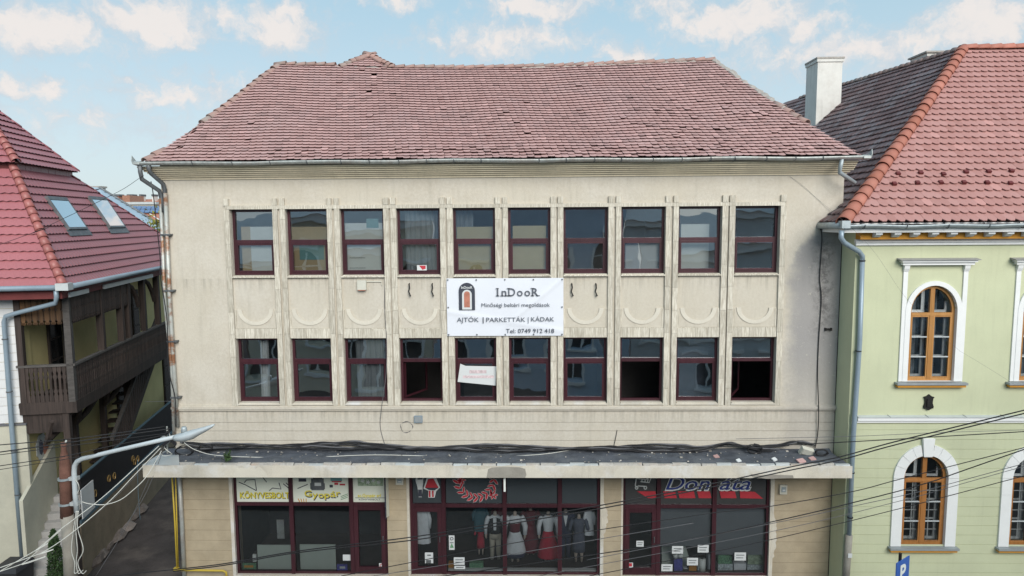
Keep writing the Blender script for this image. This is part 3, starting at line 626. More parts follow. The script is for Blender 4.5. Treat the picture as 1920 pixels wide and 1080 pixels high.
# ---- canopy
CY = -1.24; CL, CRr = -9.74, 8.06; ct, cb = 3.49, 3.165
can = box('canopy', 'fascia', B, CL+.02, CRr-.02, CY+.03, -.009, cb+.01, ct-.075)
pts = []
n = 140
for i in range(n+1): pts.append((CL+(CRr-CL)*i/n, ct-.012+rnd.uniform(-.012, .012)))
MB().panel([(CL, cb), (CRr, cb)]+pts[::-1], [], CY, CY+.03).build('fascia', 'fascia', can)
MB().hexa([(CL, CY+.03, cb), (CL+.02, CY+.03, cb), (CL+.02, .02, cb), (CL, .02, cb)], [(CL, CY+.03, ct-.01), (CL+.02, CY+.03, ct-.01), (CL+.02, .02, ct-.01), (CL, .02, ct-.01)]).build('end_board', 'flash', can)
MB().hexa([(CL, CY+.0, ct-.008), (CL+.95, CY+.0, ct-.008), (CL+.55, -.5, ct-.008), (CL, -.5, ct-.008)], [(CL, CY, ct+.006), (CL+.95, CY, ct+.006), (CL+.55, -.5, ct+.006), (CL, -.5, ct+.006)]).build('flashing', 'flash', can)
# bitumen sheet, buckled
vs = []; fs = []; K = 90; J = 7
for i in range(K+1):
    for j in range(J+1):
        x = CL+.04+(CRr-CL-.08)*i/K; y = CY+.035+(0-CY-.05)*j/J
        z = ct-.03+.012*sin(x*2.3+j)+rnd.uniform(-.005, .005)+(.05 if j == J else 0)
        vs.append((x, y, z))
for i in range(K):
    for j in range(J): k = i*(J+1)+j; fs.append((k, k+J+1, k+J+2, k+1))
MB().add(vs, fs).build('bitumen_felt', 'bitumen', can)
for i in range(46):
    x0 = CL+.95+(CRr-CL-1.0)*i/46; x1 = x0+(CRr-CL-1.0)/46-rnd.choice([.004, .004, .03]); zz = ct+.035+rnd.uniform(-.02, .012)
    MB().hexa([(x0, CY+.004, ct-.03), (x1, CY+.004, ct-.03), (x1, CY+.10, ct-.03), (x0, CY+.10, ct-.03)], [(x0, CY+.002+rnd.uniform(0, .02), zz), (x1, CY+.002+rnd.uniform(0, .02), zz+rnd.uniform(-.01, .01)), (x1, CY+.09, zz), (x0, CY+.09, zz)]).build('edge_lip', 'lip' if rnd.random() < .75 else 'flash', can)
for x0, x1, sd in ((-1.6, .45, 1), (-3.9, -3.1, 2), (-7.4, -6.6, 3), (5.3, 5.75, 4), (2.2, 2.7, 5)):
    q = random.Random(sd); n = 12; up_ = [(x0+(x1-x0)*i/n, 3.46-(.10*q.random() if 0 < i < n else .16)) for i in range(n+1)]
    MB().panel([(x0-.05, 3.17), (x1+.05, 3.17)]+up_[::-1], [], CY-.003, CY+.001).build('white_patch', 'umould' if sd % 2 else 'fascia', can)
MB().panel([(-.98, 3.39), (-.9, 3.43), (-.6, 3.45), (-.2, 3.44), (-.05, 3.40), (-.02, 3.25), (-.05, 3.17), (-1.02, 3.17)], [], CY-.006, CY).build('broken_patch', 'concrete', can)
MB().panel([(5.55, 3.28), (5.8, 3.24), (6.1, 3.26), (6.6, 3.24), (6.62, 3.17), (5.95, 3.15), (5.6, 3.2)], [], CY-.006, CY).build('broken_patch', 'concrete', can)

# ---- ground floor piers and shopfronts
S = [(-8.03, -3.82), (-3.20, 1.97), (2.58, 6.52)]
piers = [(XL, S[0][0]), (S[0][1], S[1][0]), (S[1][1], S[2][0]), (S[2][1], XR)]
for a, b in piers:
    p = box('pier', 'pier', B, a+.008, b-.008, .012, .5, GZ, 3.045)
    z = GZ; k = 0
    while z < 3.0:
        h = min(.29, 3.04-z); box('wall_course', 'pier', p, a, b, rnd.uniform(-.003, .003), .012, z+.009, z+h-.001); z += h
def jamb(x0, x1): box('jamb', 'fascia', B, x0, x1, -.012, .35, GZ, 3.04)
jamb(S[0][0]-.09, S[0][0]); jamb(S[1][0]-.07, S[1][0]); jamb(S[1][1], S[1][1]+.09); jamb(S[2][1], S[2][1]+.10); jamb(S[2][0]-.05, S[2][0])
def splash(x0, x1, z0, z1, seed):
    q = random.Random(seed); n = 22; L = [(x0+q.uniform(0, .05), z0+(z1-z0)*i/n) for i in range(n+1)]; R = [(x0+(x1-x0)*(.25+.5*sin(pi*i/n)+q.uniform(-.12, .12)), z0+(z1-z0)*i/n) for i in range(n+1)]
    MB().panel(L[::1][0:1]+R+L[::-1][:-1], [], -.019, -.0125).build('plaster_patch', 'fascia', B)
splash(1.98, 2.22, 1.0, 2.1, 4); splash(6.54, 6.75, .2, 1.9, 5)
for a, b in S: box('stall_riser', 'fascia', B, a, b, -.03, .3, GZ, -.09)
def shopfront(a, b, mull, door, tz):
    y0, y1 = .07, .15
    fr = MB().box(a, a+.07, y0, y1, -.085, 3.04).box(b-.07, b, y0, y1, -.085, 3.04)
    xs = [a+.035]+mull+[b-.035]
    for m in mull: fr.box(m-.055, m+.055, y0-.02, y1, -.085, 3.04)
    for i in range(len(xs)-1):
        hw0 = .035 if i == 0 else .055; hw1 = .035 if i == len(xs)-2 else .055
        fr.box(xs[i]+hw0, xs[i+1]-hw1, y0+.003, y1-.003, tz-.05, tz+.05).box(xs[i]+hw0, xs[i+1]-hw1, y0+.003, y1-.003, -.085, -.03)
    sf = fr.build('shopfront', 'frame', B)
    for i in range(len(xs)-1):
        x0, x1 = xs[i]+(.035 if i == 0 else .055), xs[i+1]-(.035 if i == len(xs)-2 else .055)
        yy = .11
        MB().poly([(x0, yy, tz+.05), (x1, yy, tz+.05), (x1, yy, 3.02), (x0, yy, 3.02)]).build('pane', 'shopglass', sf)
        if i == door:
            d = MB().box(x0+.005, x0+.12, y0-.01, y1-.02, -.03, tz-.05).box(x1-.12, x1-.005, y0-.01, y1-.02, -.03, tz-.05).box(x0+.12, x1-.12, y0-.01, y1-.02, tz-.17, tz-.05).box(x0+.12, x1-.12, y0-.01, y1-.02, -.03, .12).build('door', 'frame', sf)
            x0 += .12; x1 -= .12; z0, z1 = .12, tz-.17
            MB().tube([(x1+.06 if door else x1+.06, y0-.02, .85), (x1+.06, y0-.06, .87), (x1+.06, y0-.06, .99), (x1+.06, y0-.02, 1.01)], .012, 6).build('door_handle', 'zincdark', sf)
        else: z0, z1 = -.03, tz-.05
        MB().poly([(x0, yy, z0), (x1, yy, z0), (x1, yy, z1), (x0, yy, z1)]).build('pane', 'shopglass', sf)
    return sf, xs
sf1, X1 = shopfront(S[0][0], S[0][1], [-6.46, -4.81], 2, 1.91)
sf2, X2 = shopfront(S[1][0], S[1][1], [-2.28, -.62, .88], 0, 1.87)
sf3, X3 = shopfront(S[2][0], S[2][1], [3.55, 5.05], 0, 1.86)
# shop interiors
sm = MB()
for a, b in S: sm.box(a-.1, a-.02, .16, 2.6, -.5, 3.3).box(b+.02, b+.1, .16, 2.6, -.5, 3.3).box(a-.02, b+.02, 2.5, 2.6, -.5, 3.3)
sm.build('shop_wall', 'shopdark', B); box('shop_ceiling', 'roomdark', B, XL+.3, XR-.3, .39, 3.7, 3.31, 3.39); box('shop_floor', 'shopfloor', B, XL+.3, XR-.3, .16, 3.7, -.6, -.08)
# ------------------------------------------------------------------ things seen in the upper and lower windows
def flat(name, mat, px0, py0, px1, py1, Y, label, cat, th=.02, group=None):
    a, b = P(px0, py1, Y), P(px1, py0, Y)
    o = MB().box(min(a.x, b.x), max(a.x, b.x), Y, Y+th, a.z, b.z).build(name, mat, None, label=label, category=cat)
    if group: o['group'] = group
    return o
flat('cabinet', 'board', 474, 425, 522, 540, .26, 'tall white cabinet close behind the leftmost upper window', 'cabinet', .4)
flat('interior_panel', 'tan', 457, 425, 470, 540, .27, 'narrow tan panel standing left of the white cabinet', 'panel', .04)
t = flat('display_board', 'tan', 548, 425, 618, 540, .27, 'tan display board with a teal print behind the second upper window', 'board', .04)
a, b = P(562, 480, .26), P(606, 436, .26); box('print', 'teal', t, a.x, b.x, .255, .27, a.z-.1, b.z-.3)
t = flat('flipchart', 'board', 650, 418, 722, 540, .26, 'white flipchart board behind the third upper window', 'board', .03)
for z in (8.62, 8.35): box('pen_line', 'ink', t, -4.7, -4.28, .25, .26, z, z+.012)
box('note', 'teal', t, -4.22, -3.9, .245, .26, 9.42, 9.66)
def curtain(name, mat, x0, x1, z0, z1, y, label, amp=.035, wl=.13):
    vs = []; fs = []; K = 60
    for i in range(K+1):
        x = x0+(x1-x0)*i/K; d = amp*sin(2*pi*x/wl)+.4*amp*sin(2*pi*x/(wl*.37))
        vs += [(x+.05*sin(x*9), y+d*1.2, z0), (x, y+d, z1), (x, y+d+.012, z1), (x+.05*sin(x*9), y+d*1.2+.012, z0)]
    for i in range(K): k = i*4; fs += [(k, k+4, k+5, k+1), (k+2, k+6, k+7, k+3)]
    MB().add(vs, fs).build(name, mat, None, True, label=label, category='curtain')
curtain('curtain', 'drape', OPEN[3][0]+.15, OPEN[3][1]+.3, 8.1, 10.0, .33, 'grey pleated curtain behind the fourth upper window from the left')
curtain('curtain', 'drape', OPEN[4][0]+.02, OPEN[4][0]+.5, 8.1, 10.0, .40, 'short grey curtain at the left side of the fifth upper window')
curtain('curtain', 'drape', OPEN[2][0]+.2, OPEN[2][1]-.15, 4.7, 6.6, .34, 'pale curtain behind the third lower window from the left')
curtain('curtain', 'cloth', OPEN[0][0]+.5, OPEN[0][0]+.72, 4.7, 6.6, .36, 'narrow pale curtain in the leftmost lower window')
flat('interior_panel', 'slate', 1262, 650, 1340, 770, .8, 'dark bluish panel behind the ninth lower window', 'panel', .04)
flat('window_blind', 'yblind', 858, 425, 925, 540, .27, 'yellowish paper blind behind the fifth upper window above the banner', 'blind', .02)
flat('window_blind', 'yblind', 962, 423, 1024, 540, .27, 'yellowish paper blind behind the sixth upper window above the banner', 'blind', .02)
flat('window_blind', 'paper', 1172, 448, 1236, 540, .27, 'pale lowered blind behind the eighth upper window from the left', 'blind', .02)
flat('interior_panel', 'board', 1275, 420, 1330, 540, .5, 'pale greenish panel behind the ninth upper window', 'panel', .03)
st = flat('window_sticker', 'paper', 782, 497, 800, 507, .115, 'small red and white sticker at the foot of the fourth upper window', 'sticker', .006)
a, b = P(786, 506, .112), P(798, 498, .112); MB().prism([(a.x, .113, b.z), (b.x, .113, b.z), (b.x, .113, a.z+.03), ((a.x+b.x)/2, .113, a.z)], (0, .002, 0)).build('print', 'red', st)
q = [P(863, 682, .06), P(931, 687, .06), P(929, 723, .06), P(858, 716, .06)]
sg = MB().prism([q[3], q[2], q[1], P(873, 686, .06), q[0]], (0, .012, 0)).build('paper_sign', 'paper', None, label='white paper sign with faded red print hung askew in a lower window under the banner', category='sign')
for (x0, y0, x1, y1) in ((880, 694, 912, 700), (868, 704, 926, 709)):
    a, b = P(x0, y1, .055), P(x1, y0, .055)
    MB().box(a.x, b.x, .056, .059, a.z, b.z).build('faded_print', basic('faded_pink_print', (.62, .50, .52), .8, .3, 12, bump=0), sg)
for i, (px, py) in enumerate(((768, 543), (811, 543), (1072, 543), (1117, 543))):
    p = P(px, py, 0); nm = ['left hook below the fourth upper window', 'right hook below the fourth upper window', 'left hook just right of the banner', 'rightmost hook, right of the banner'][i]
    k = MB().tube([p+Vector((0, .0, .16)), p+Vector((0, -.07, .15)), p+Vector((.01, -.06, .05)), p+Vector((-.015, -.06, -.04)), p+Vector((.015, -.07, -.12)), p+Vector((.03, -.10, -.15)), p+Vector((.02, 0, -.16))], .017, 6)
    k.build('flag_hook', 'blackm', None, label='rusty iron '+nm, category='hook', group='iron hooks below the upper windows')
p = P(680, 535, 0)
al = thing('alarm_box', (p.x, 0, p.z), 'small cream alarm box with a conduit below the third upper window', 'alarm box')
box('case', 'boxw', al, p.x-.12, p.x+.11, -.10, -.002, p.z-.11, p.z+.14); MB().box(p.x-.1, p.x+.09, -.104, -.06, p.z-.13, p.z-.111).build('speaker_grille', 'doorred', al)
MB().tube([(p.x+.11, -.02, p.z+.1), (p.x+.5, -.02, p.z+.095), (p.x+.51, -.02, p.z+.0)], .014, 6).build('conduit', 'boxw', al)
p = P(1552, 617, 0); MB().box(p.x-.09, p.x+.09, -.05, -.001, p.z-.02, p.z+.02).box(p.x-.09, p.x-.05, -.06, -.001, p.z-.035, p.z+.035).box(p.x+.05, p.x+.09, -.06, -.001, p.z-.035, p.z+.035).build('iron_bracket', 'blackm', None, label='small black iron bracket on the stained right end of the facade', category='bracket')
cable('wall_cable', [P(1538, 425, -.03), P(1541, 450, -.03), P(1537, 520, -.03), P(1540, 560, -.03), P(1535, 640, -.03), P(1533, 700, -.03), P(1535, 770, -.1), P(1533, 815, -.06), P(1528, 840, -.06)], .012, 'black', 'black cable hanging down the stained right end of the facade')
cable('wall_cable', [P(722, 530, -.02), P(721, 580, -.02), P(725, 640, -.07), P(724, 700, -.07), P(716, 760, -.1), P(713, 800, -.02), P(722, 835, -.03)], .008, 'greycable', 'thin cable running down the facade beside the third window column')
cable('wall_cable', [P(1157, 806, -.01), P(1155, 818, -.03), P(1150, 842, -.04)], .009, 'black', 'short black cable stub hanging above the canopy right of centre')
cable('loose_wire', [P(1480, 330, -.02), P(1510, 352, -.02), P(1560, 400, -.02)], .0022, 'greycable', 'hair thin wire slanting across the upper right of the facade')

p = P(762, 801, -.02); cable('cable_coil', [p+Vector((.16*cos(k*.55)*(1+.12*sin(k*1.7)), -.01*k % .03, .15*sin(k*.55)*(1+.1*cos(k*2.3)))) for k in range(30)], .005, 'greycable', 'small thin wire coil hanging on the wall between belt and canopy', 'cable coil')
p = P(785, 785, 0); jb = thing('wall_box', (p.x, 0, p.z), 'small blue grey box on the wall beside the wire coil', 'box'); box('case', 'zincb', jb, p.x-.11, p.x+.11, -.08, -.009, p.z-.09, p.z+.09); box('lid', 'sill', jb, p.x-.09, p.x+.09, -.09, -.08, p.z-.07, p.z+.075)
# banner
by = -.10
c4 = [P(838, 630, by), P(1057, 632, by), P(1056, 521, by), P(838, 522, by)]
bx0, bx1, bz0, bz1 = (c4[0].x+c4[3].x)/2, (c4[1].x+c4[2].x)/2, c4[0].z, c4[2].z
ban = thing('banner', ((bx0+bx1)/2, by, bz0), 'white vinyl banner reading InDooR with a door logo between the window rows', 'banner')
vs = []; fs = []; K, J = 60, 30
def by_(x, z):
    u = (x-bx0)/(bx1-bx0); v = (z-bz0)/(bz1-bz0)
    d1 = abs((u-v*.0)-(.55+(v-.25)*.6)); cr = .018*math.exp(-(d1/.02)**2)*(1 if v > .3 else .3)
    d2 = abs(v-(.25-.35*(u-.5))); cr += .012*math.exp(-(d2/.04)**2)
    return by-.012*sin(u*pi)*sin(v*pi)-cr-.008*sin(u*9+v*3)*v
for i in range(K+1):
    for j in range(J+1): x = bx0+(bx1-bx0)*i/K; z = bz0+(bz1-bz0)*j/J; vs.append((x, by_(x, z), z))
for i in range(K):
    for j in range(J): k = i*(J+1)+j; fs.append((k, k+J+1, k+J+2, k+1))
MB().add(vs, fs).build('sheet', 'banner', ban, True)
def bl(body, px0, px1, ybase, capt, mat, **kw):
    a, b = P(px0, ybase, by), P(px1, ybase, by); h = P(px0, capt, by).z-a.z
    mb = MB(); textmesh(mb, body, a.x, b.x, a.z, h, by-.038, **kw); return mb
m = MB(); a = P(929, 555, by); b = P(1009, 555, by); W = b.x-a.x; hh = P(929, 540, by).z-a.z; xx = a.x; sy = by-.038
for ch, wd_, ks in (('I', .035, ((.5, 1, 1),)), ('n', .115, ((.12, 1, 0), (.88, 1, 0))), ('D', .165, ((.06, 1, 1),)), ('o', .135, ()), ('o', .135, ()), ('R', .15, ((.08, 1, 1), (.97, 1, 0)))):
    xx += W*.035 if ch == 'I' else 0; textmesh(m, ch, xx, xx+W*wd_, a.z, hh, sy, bold=.012)
    for f, bo, tp in ks:
        s = W*.042; xc = xx+W*wd_*f
        if bo: m.box(xc-s, xc+s, sy-.004, sy, a.z, a.z+hh*.09)
        if tp: m.box(xc-s, xc+s*.7, sy-.004, sy, a.z+hh*.91, a.z+hh)
    xx += W*(wd_+(.075 if ch == 'I' else .04))
m.build('lettering', 'letter', ban)
bl('Minőségi beltéri megoldások', 903, 1031, 575, 568, 'letter', bold=.0).build('lettering', 'letter', ban)
bl('AJTÓK', 857, 898, 603, 595, 'ink', bold=.0).build('lettering', 'letter', ban)
bl('|', 905.5, 907, 603, 594, 'ink').build('lettering', 'ink', ban)
bl('PARKETTÁK', 912, 985, 603, 595, 'ink', bold=.0).build('lettering', 'letter', ban)
bl('|', 990, 991, 603, 594, 'ink').build('lettering', 'letter', ban)
bl('KÁDAK', 996, 1039, 602, 594, 'ink', bold=.0).build('lettering', 'letter', ban)
bl('Tel: 0749 912 418', 949, 1039, 624, 616, 'ink', bold=.0).build('lettering', 'ink', ban)
def arch(px0, px1, ytop, ybot, y, grow=0):
    a, b = P(px0, ybot, by), P(px1, ybot, by); t = P(px0, ytop, by).z; r = (b.x-a.x)/2; cx = (a.x+b.x)/2; zc = t-r
    return [(a.x, a.z), (b.x, a.z)]+[(cx+r*cos(q*pi/12), zc+r*sin(q*pi/12)) for q in range(13)]
lg = MB().panel(arch(861, 891, 530, 581, by), [], by-.036, by-.034).build('door_logo', 'ink', ban)
MB().panel(arch(867, 885, 543, 580, by), [], by-.038, by-.036).build('door_frame_print', 'paper', lg)
MB().panel(arch(870.5, 881.5, 546, 576, by), [], by-.040, by-.038).build('door_leaf_print', 'doorred', lg)
mb = MB(); a, b = P(865, 541, by), P(886, 541, by); textmesh(mb, 'InDooR', a.x, b.x, a.z, .065, by-.038, bold=.02); mb.build('lettering', 'paper', lg)
for u, v in [(.25, 1), (.5, 1), (.75, 1), (.25, 0), (.5, 0), (.75, 0), (0, .5), (1, .5), (0, 0), (1, 0), (0, 1), (1, 1)]:
    x = bx0+(bx1-bx0)*(.012+.976*u); z = bz0+(bz1-bz0)*(.025+.95*v); MB().box(x-.016, x+.016, by-.03, by-.01, z-.016, z+.016).build('eyelet', 'zincdark', ban)

# ------------------------------------------------------------------ shop signs and window goods
YS = .098
def rect(mb, px0, py0, px1, py1, Y=YS, th=.006):
    a, b = P(px0, py1, Y), P(px1, py0, Y); return mb.box(a.x, b.x, Y-th, Y, a.z, b.z)
def strokes(mb, pts, r, Y=YS-.008):
    return mb.tube([P(x, y, Y) for x, y in pts], r, 5)
def ptext(mb, body, px0, px1, base, cap, Y=YS-.010, **kw):
    a, b = P(px0, base, Y), P(px1, base, Y); return textmesh(mb, body, a.x, b.x, a.z, P(px0, cap, Y).z-a.z, Y, **kw)
def panel_sign(x0, x1, label, mat='poster', zb=None):
    z0 = P(600, 941, YS).z if zb is None else zb
    return MB().box(x0, x1, YS-.006, YS, z0, 3.0).build('shop_sign', mat, None, label=label, category='sign')
# bookshop
s1 = panel_sign(X1[0]+.04, X1[1]-.06, 'pale shop sign reading KÖNYVESBOLT with drawn pencils and sheets, left shop')
mb = MB(); ptext(mb, 'KÖNYVESBOLT', 451, 544, 935, 924, Y=YS-.008, bold=.02); mb.build('letter_shadow', 'ink', s1)
mb = MB(); ptext(mb, 'KÖNYVESBOLT', 450, 543, 934, 923, bold=.022); mb.build('lettering', 'lime', s1)
mb = MB()
for l in ([(448, 904), (460, 909), (481, 920)], [(462, 900), (478, 899), (481, 919)], [(462, 900), (458, 905)], [(489, 890), (500, 904)], [(505, 920), (511, 915), (527, 917), (523, 905)], [(531, 907), (541, 915)], [(536, 905), (544, 913)], [(461, 893), (476, 894)], [(510, 894), (521, 894)]): strokes(mb, l, .012)
mb.build('drawing', 'ink', s1)
s2 = panel_sign(X1[1]+.06, X1[2]-.06, 'pale shop sign reading Gyopár with a drawn rucksack, left shop')
def arc_text(body, px0, px1, base, rise, cap, mat, par, Y, dy=0, bold=.012):
    mb = MB(); n = len(body); wsum = [{'y': 1, 'G': 1.35, 'r': .75}.get(c, 1.0) for c in body]; tot = sum(wsum); x = px0; W = px1-px0
    for c, w_ in zip(body, wsum):
        w2 = W*w_/tot; u = (x+w2/2-px0)/W; yb = base+rise*(4*u*(1-u))+dy
        if c in 'y': a, b = P(x, yb, Y), P(x+w2*.95, yb, Y)
        ptext(mb, c, x, x+w2*.92, yb, yb-cap, Y=Y, bold=bold); x += w2
    mb.build('letter_shadow' if mat == 'ink' else 'lettering', mat, par)
arc_text('Gyopár', 572, 640, 930, 4, 11, 'ink', s2, YS-.008, 1.2); arc_text('Gyopár', 571, 639, 929, 4, 11, 'lime', s2, YS-.011)
mb = MB(); rect(mb, 584, 897, 607, 919, YS-.006, .006); rect(mb, 587, 893, 604, 898, YS-.006, .006); rect(mb, 582, 906, 586, 917, YS-.006, .005); rect(mb, 605, 906, 609, 917, YS-.006, .005); mb.build('rucksack_drawing', 'zincdark', s2)
mb = MB(); rect(mb, 590, 905, 602, 911, YS-.012, .003); mb.build('pocket_drawing', 'greyl', s2)
mb = MB(); rect(mb, 560, 897, 574, 903, YS-.006, .004); strokes(mb, [(558, 916), (577, 908)], .012); rect(mb, 618, 909, 624, 914, YS-.006, .003); mb.build('drawing', 'ink', s2)
mb = MB(); rect(mb, 620, 896, 641, 902, YS-.006, .003); mb.build('drawing', 'teal', s2); mb = MB(); rect(mb, 627, 905, 634, 909, YS-.006, .003); rect(mb, 637, 907, 647, 910, YS-.006, .003); rect(mb, 622, 902, 640, 904, YS-.006, .003); mb.build('drawing', 'red', s2)
mb = MB()
for k in range(3): strokes(mb, [(639, 931+k*3), (652, 926+k*3)], .009)
mb.build('drawing', 'greenp', s2); mb = MB()
for k in range(4): strokes(mb, [(562+k*4, 941), (559+k*5, 935)], .012)
mb.build('drawing', 'ochre', s2)
s3 = panel_sign(X1[2]+.06, X1[3]-.04, 'pale sign with a leafy picture above the door of the left shop')
mb = MB(); rect(mb, 671, 893, 718, 911, YS-.006, .004); mb.build('leafy_picture', 'posterg', s3)
mb = MB()
for k in range(4):
    for q in range(5): an = q*pi/2.5; strokes(mb, [(680+k*10, 901+(k % 2)*3), (680+k*10+3.6*cos(an), 901+(k % 2)*3+3.6*sin(an))], .018, YS-.011)
mb.build('flower_print', 'greyl', s3)
mb = MB(); ptext(mb, 'sc.Gyopár srl', 671, 714, 932, 926, bold=.02); mb.build('lettering', 'lime', s3); mb = MB(); ptext(mb, 'KÖNYVESBOLT', 673, 713, 938, 935); rect(mb, 666, 933, 722, 933.7, YS-.006, .003); mb.build('lettering', 'ink', s3)
# projecting blade sign beside the door
p0 = P(726, 894, -.02); bs = thing('blade_sign', (p0.x, 0, 1.6), 'narrow projecting sign with plant picture at the right of the bookshop door', 'sign')
MB().hexa([(p0.x+.0, -.35, 1.72), (p0.x+.03, -.35, 1.72), (p0.x+.03, -.02, 1.62), (p0.x, -.02, 1.62)], [(p0.x, -.35, 3.0), (p0.x+.03, -.35, 3.0), (p0.x+.03, -.02, 3.0), (p0.x, -.02, 3.0)]).build('board', 'poster', bs)
MB().tube([(p0.x-.012, -.3, 2.0), (p0.x-.012, -.2, 2.4), (p0.x-.012, -.12, 2.75)], .02, 5).tube([(p0.x-.012, -.2, 2.3), (p0.x-.012, -.1, 2.2)], .02, 5).build('plant_print', 'ink', bs)
MB().tube([(p0.x+.015, -.36, 1.7), (p0.x+.015, -.36, 3.0)], .014, 5).build('edge_strip', 'ink', bs)
# mint boards and oddments in the bookshop window
MB().box(P(481, 1000, .3).x, P(548, 1000, .3).x, .3, .33, P(481, 1070, .3).z, P(481, 1022, .3).z).build('display_board', 'mint', None, label='pale mint board standing in the left bookshop window', category='board')
MB().box(P(561, 1000, .3).x, P(628, 1000, .3).x, .3, .33, P(561, 1070, .3).z, P(561, 1021, .3).z).build('display_board', 'mint', None, label='pale mint board standing in the middle bookshop window', category='board')
o = flat('magazine', 'greenp', 455, 1056, 480, 1067, .25, 'green magazine at the lower left of the bookshop window', 'magazine', .02); mb = MB(); rect(mb, 458, 1060, 475, 1064, .248, .004); mb.build('print', 'ochre', o)
o = flat('picture_card', 'violet', 632, 1059, 651, 1070, .25, 'blue boxed card at the lower right of the middle bookshop window', 'card', .05); mb = MB(); rect(mb, 637, 1062, 647, 1066, .248, .004); mb.build('print', 'paper', o)
flat('paper_notice', 'paper', 643, 1040, 657, 1051, .105, 'white paper notice near the door of the bookshop', 'notice', .004)
o = flat('door_notice', 'paper', 711, 1056, 721, 1070, .085, 'white notice with a red symbol on the bookshop door', 'notice', .004); a = P(716, 1061, .082); MB().tube([(a.x+.05*cos(q*pi/6), .084, a.z+.05*sin(q*pi/6)) for q in range(13)], .011, 5).build('symbol', 'red', o)
mb = MB(); rect(mb, 713, 1066, 719, 1067, .084, .003); rect(mb, 713, 1068, 719, 1069, .084, .003); mb.build('lettering', 'ink', o)
flat('framed_print', 'zincold', 520, 975, 532, 1010, 1.2, 'grey framed print standing deep in the left bookshop window', 'picture', .03)
flat('toy_figure_box', 'board', 474, 1040, 480, 1053, .28, 'small white box leaning beside the left mint board', 'box', .05)
# dress shop: dark film in the transom lights, decals, mannequins
for i in range(4):
    x0, x1 = X2[i]+(.035 if i == 0 else .055)+.01, X2[i+1]-(.035 if i == 3 else .055)-.01
    MB().box(x0, x1, .118, .122, 1.93, 3.0).build('transom_film', 'grey', sf2)
dc = thing('couple_decal', P(805, 925, .1), 'decal of a dancing couple in folk costume over the dress shop door', 'decal')
def dpoly(pts, mat, name, par, Y=YS, th=.004): MB().prism([P(x, y, Y) for x, y in pts][::-1], (0, -th, 0)).build(name, mat, par)
dpoly([(781, 894), (794, 894), (793, 908), (791, 932), (785, 932), (783, 915), (779, 900)], 'greyl', 'man_outline', dc, YS)
dpoly([(784, 918), (791, 918), (791.5, 931), (784.5, 931)], 'ink', 'boots', dc, YS-.006); dpoly([(782, 893), (793, 893), (792, 899), (783, 899)], 'ink', 'waistcoat', dc, YS-.006)
dpoly([(801, 893), (817, 893), (825, 914), (818, 921), (815, 933), (803, 933), (803, 920), (794, 916)], 'greyl', 'woman_outline', dc, YS)
dpoly([(803, 898), (812, 896), (822, 914), (815, 919), (804, 918), (797, 914)], 'red', 'skirt', dc, YS-.006); dpoly([(797, 914.5), (822, 914.5), (815, 919.5), (804, 918.5)], 'ink', 'hem', dc, YS-.008)
for x in (805.5, 811.5): dpoly([(x-1.6, 920), (x+1.6, 920), (x+1.8, 932), (x-1.4, 932)], 'red', 'leg', dc, YS-.006)
dpoly([(803, 893), (815, 893), (812, 897), (804, 898)], 'paper', 'apron', dc, YS-.006)
wd = thing('wreath_decal', P(891, 935, .1), 'red folk motif wreath decal with white outline on the dress shop transom', 'decal')
mo = MB(); mi = MB()
def leafd(px, py, an, L, W):
    for mb_, k, Y, th in ((mo, 1.3, YS, .003), (mi, 1.0, YS-.005, .003)):
        c_, s_ = cos(an), sin(an); pts = []
        for u, v in ((-1, 0), (-.4, .8), (.4, .8), (1, 0), (.4, -.8), (-.4, -.8)):
            x = u*L/2+(0.6 if k > 1 else 0)*u; y = v*W/2+(0.8 if k > 1 else 0)*v; pts.append(P(px+x*c_-y*s_, py+x*s_+y*c_, Y))
        mb_.prism(pts[::-1], (0, -th, 0))
for k in range(13):
    an = pi*(-.04+1.08*k/12); cx, cy = 892+34*cos(an), 897+36*sin(an)
    leafd(cx+4*cos(an), cy+4*sin(an), an+.75, 14, 5.2); leafd(cx-4*cos(an), cy-4*sin(an), an-.75, 12, 4.6)
for q in range(6): leafd(925+5*cos(q), 928+5*sin(q), q, 8, 4)
for q in range(6): leafd(865+5*cos(q), 900+5*sin(q), q, 8, 4); 
mo.build('outline', 'greyl', wd); mi.build('leaves', 'red', wd)
MB().box(P(946, 890, -1.1).x-.025, P(946, 890, -1.1).x+.025, -1.1, -1.05, P(946, 922, -1.1).z, P(946, 880, -1.1).z+.1).build('lamp_tube', 'board', None, label='short white tube hanging from the broken middle of the canopy edge', category='tube')
# notices
def notice(px0, py0, px1, py1, label, lines=2, Y=.1):
    o = flat('paper_notice', 'paper', px0, py0, px1, py1, Y, label, 'notice', .004); mb = MB()
    for k in range(lines):
        y = py0+(py1-py0)*(k+1)/(lines+1); rect(mb, px0+(px1-px0)*.15, y-.7, px1-(px1-px0)*(.15+.1*(k % 2)), y+.5, Y-.002, .003)
    mb.build('print', 'zincdark', o); return o
o = notice(842, 1004, 852, 1031, 'tall white safety notice with a green triangle on the dress shop window', 1); dpoly([(847, 1018), (851, 1027), (843.5, 1027)], 'greenp', 'triangle', o, .095); a = P(847, 1010, .095); MB().tube([(a.x+.04*cos(q*pi/6), .094, a.z+.04*sin(q*pi/6)) for q in range(13)], .009, 5).build('ring', 'ink', o)
notice(851, 1045, 871, 1059, 'white paper notice, upper of two at the foot of the dress shop window'); notice(852, 1061, 872, 1067, 'white paper notice, lower of two at the foot of the dress shop window', 1)
notice(1193, 1014, 1207, 1025, 'small white notice on the dark door of the right shop', 2, .082)
notice(1260, 1024, 1281, 1038, 'white price notice above the violet packs in the right shop window'); notice(1308, 1022, 1329, 1036, 'white price notice beside the middle mullion of the right shop window')
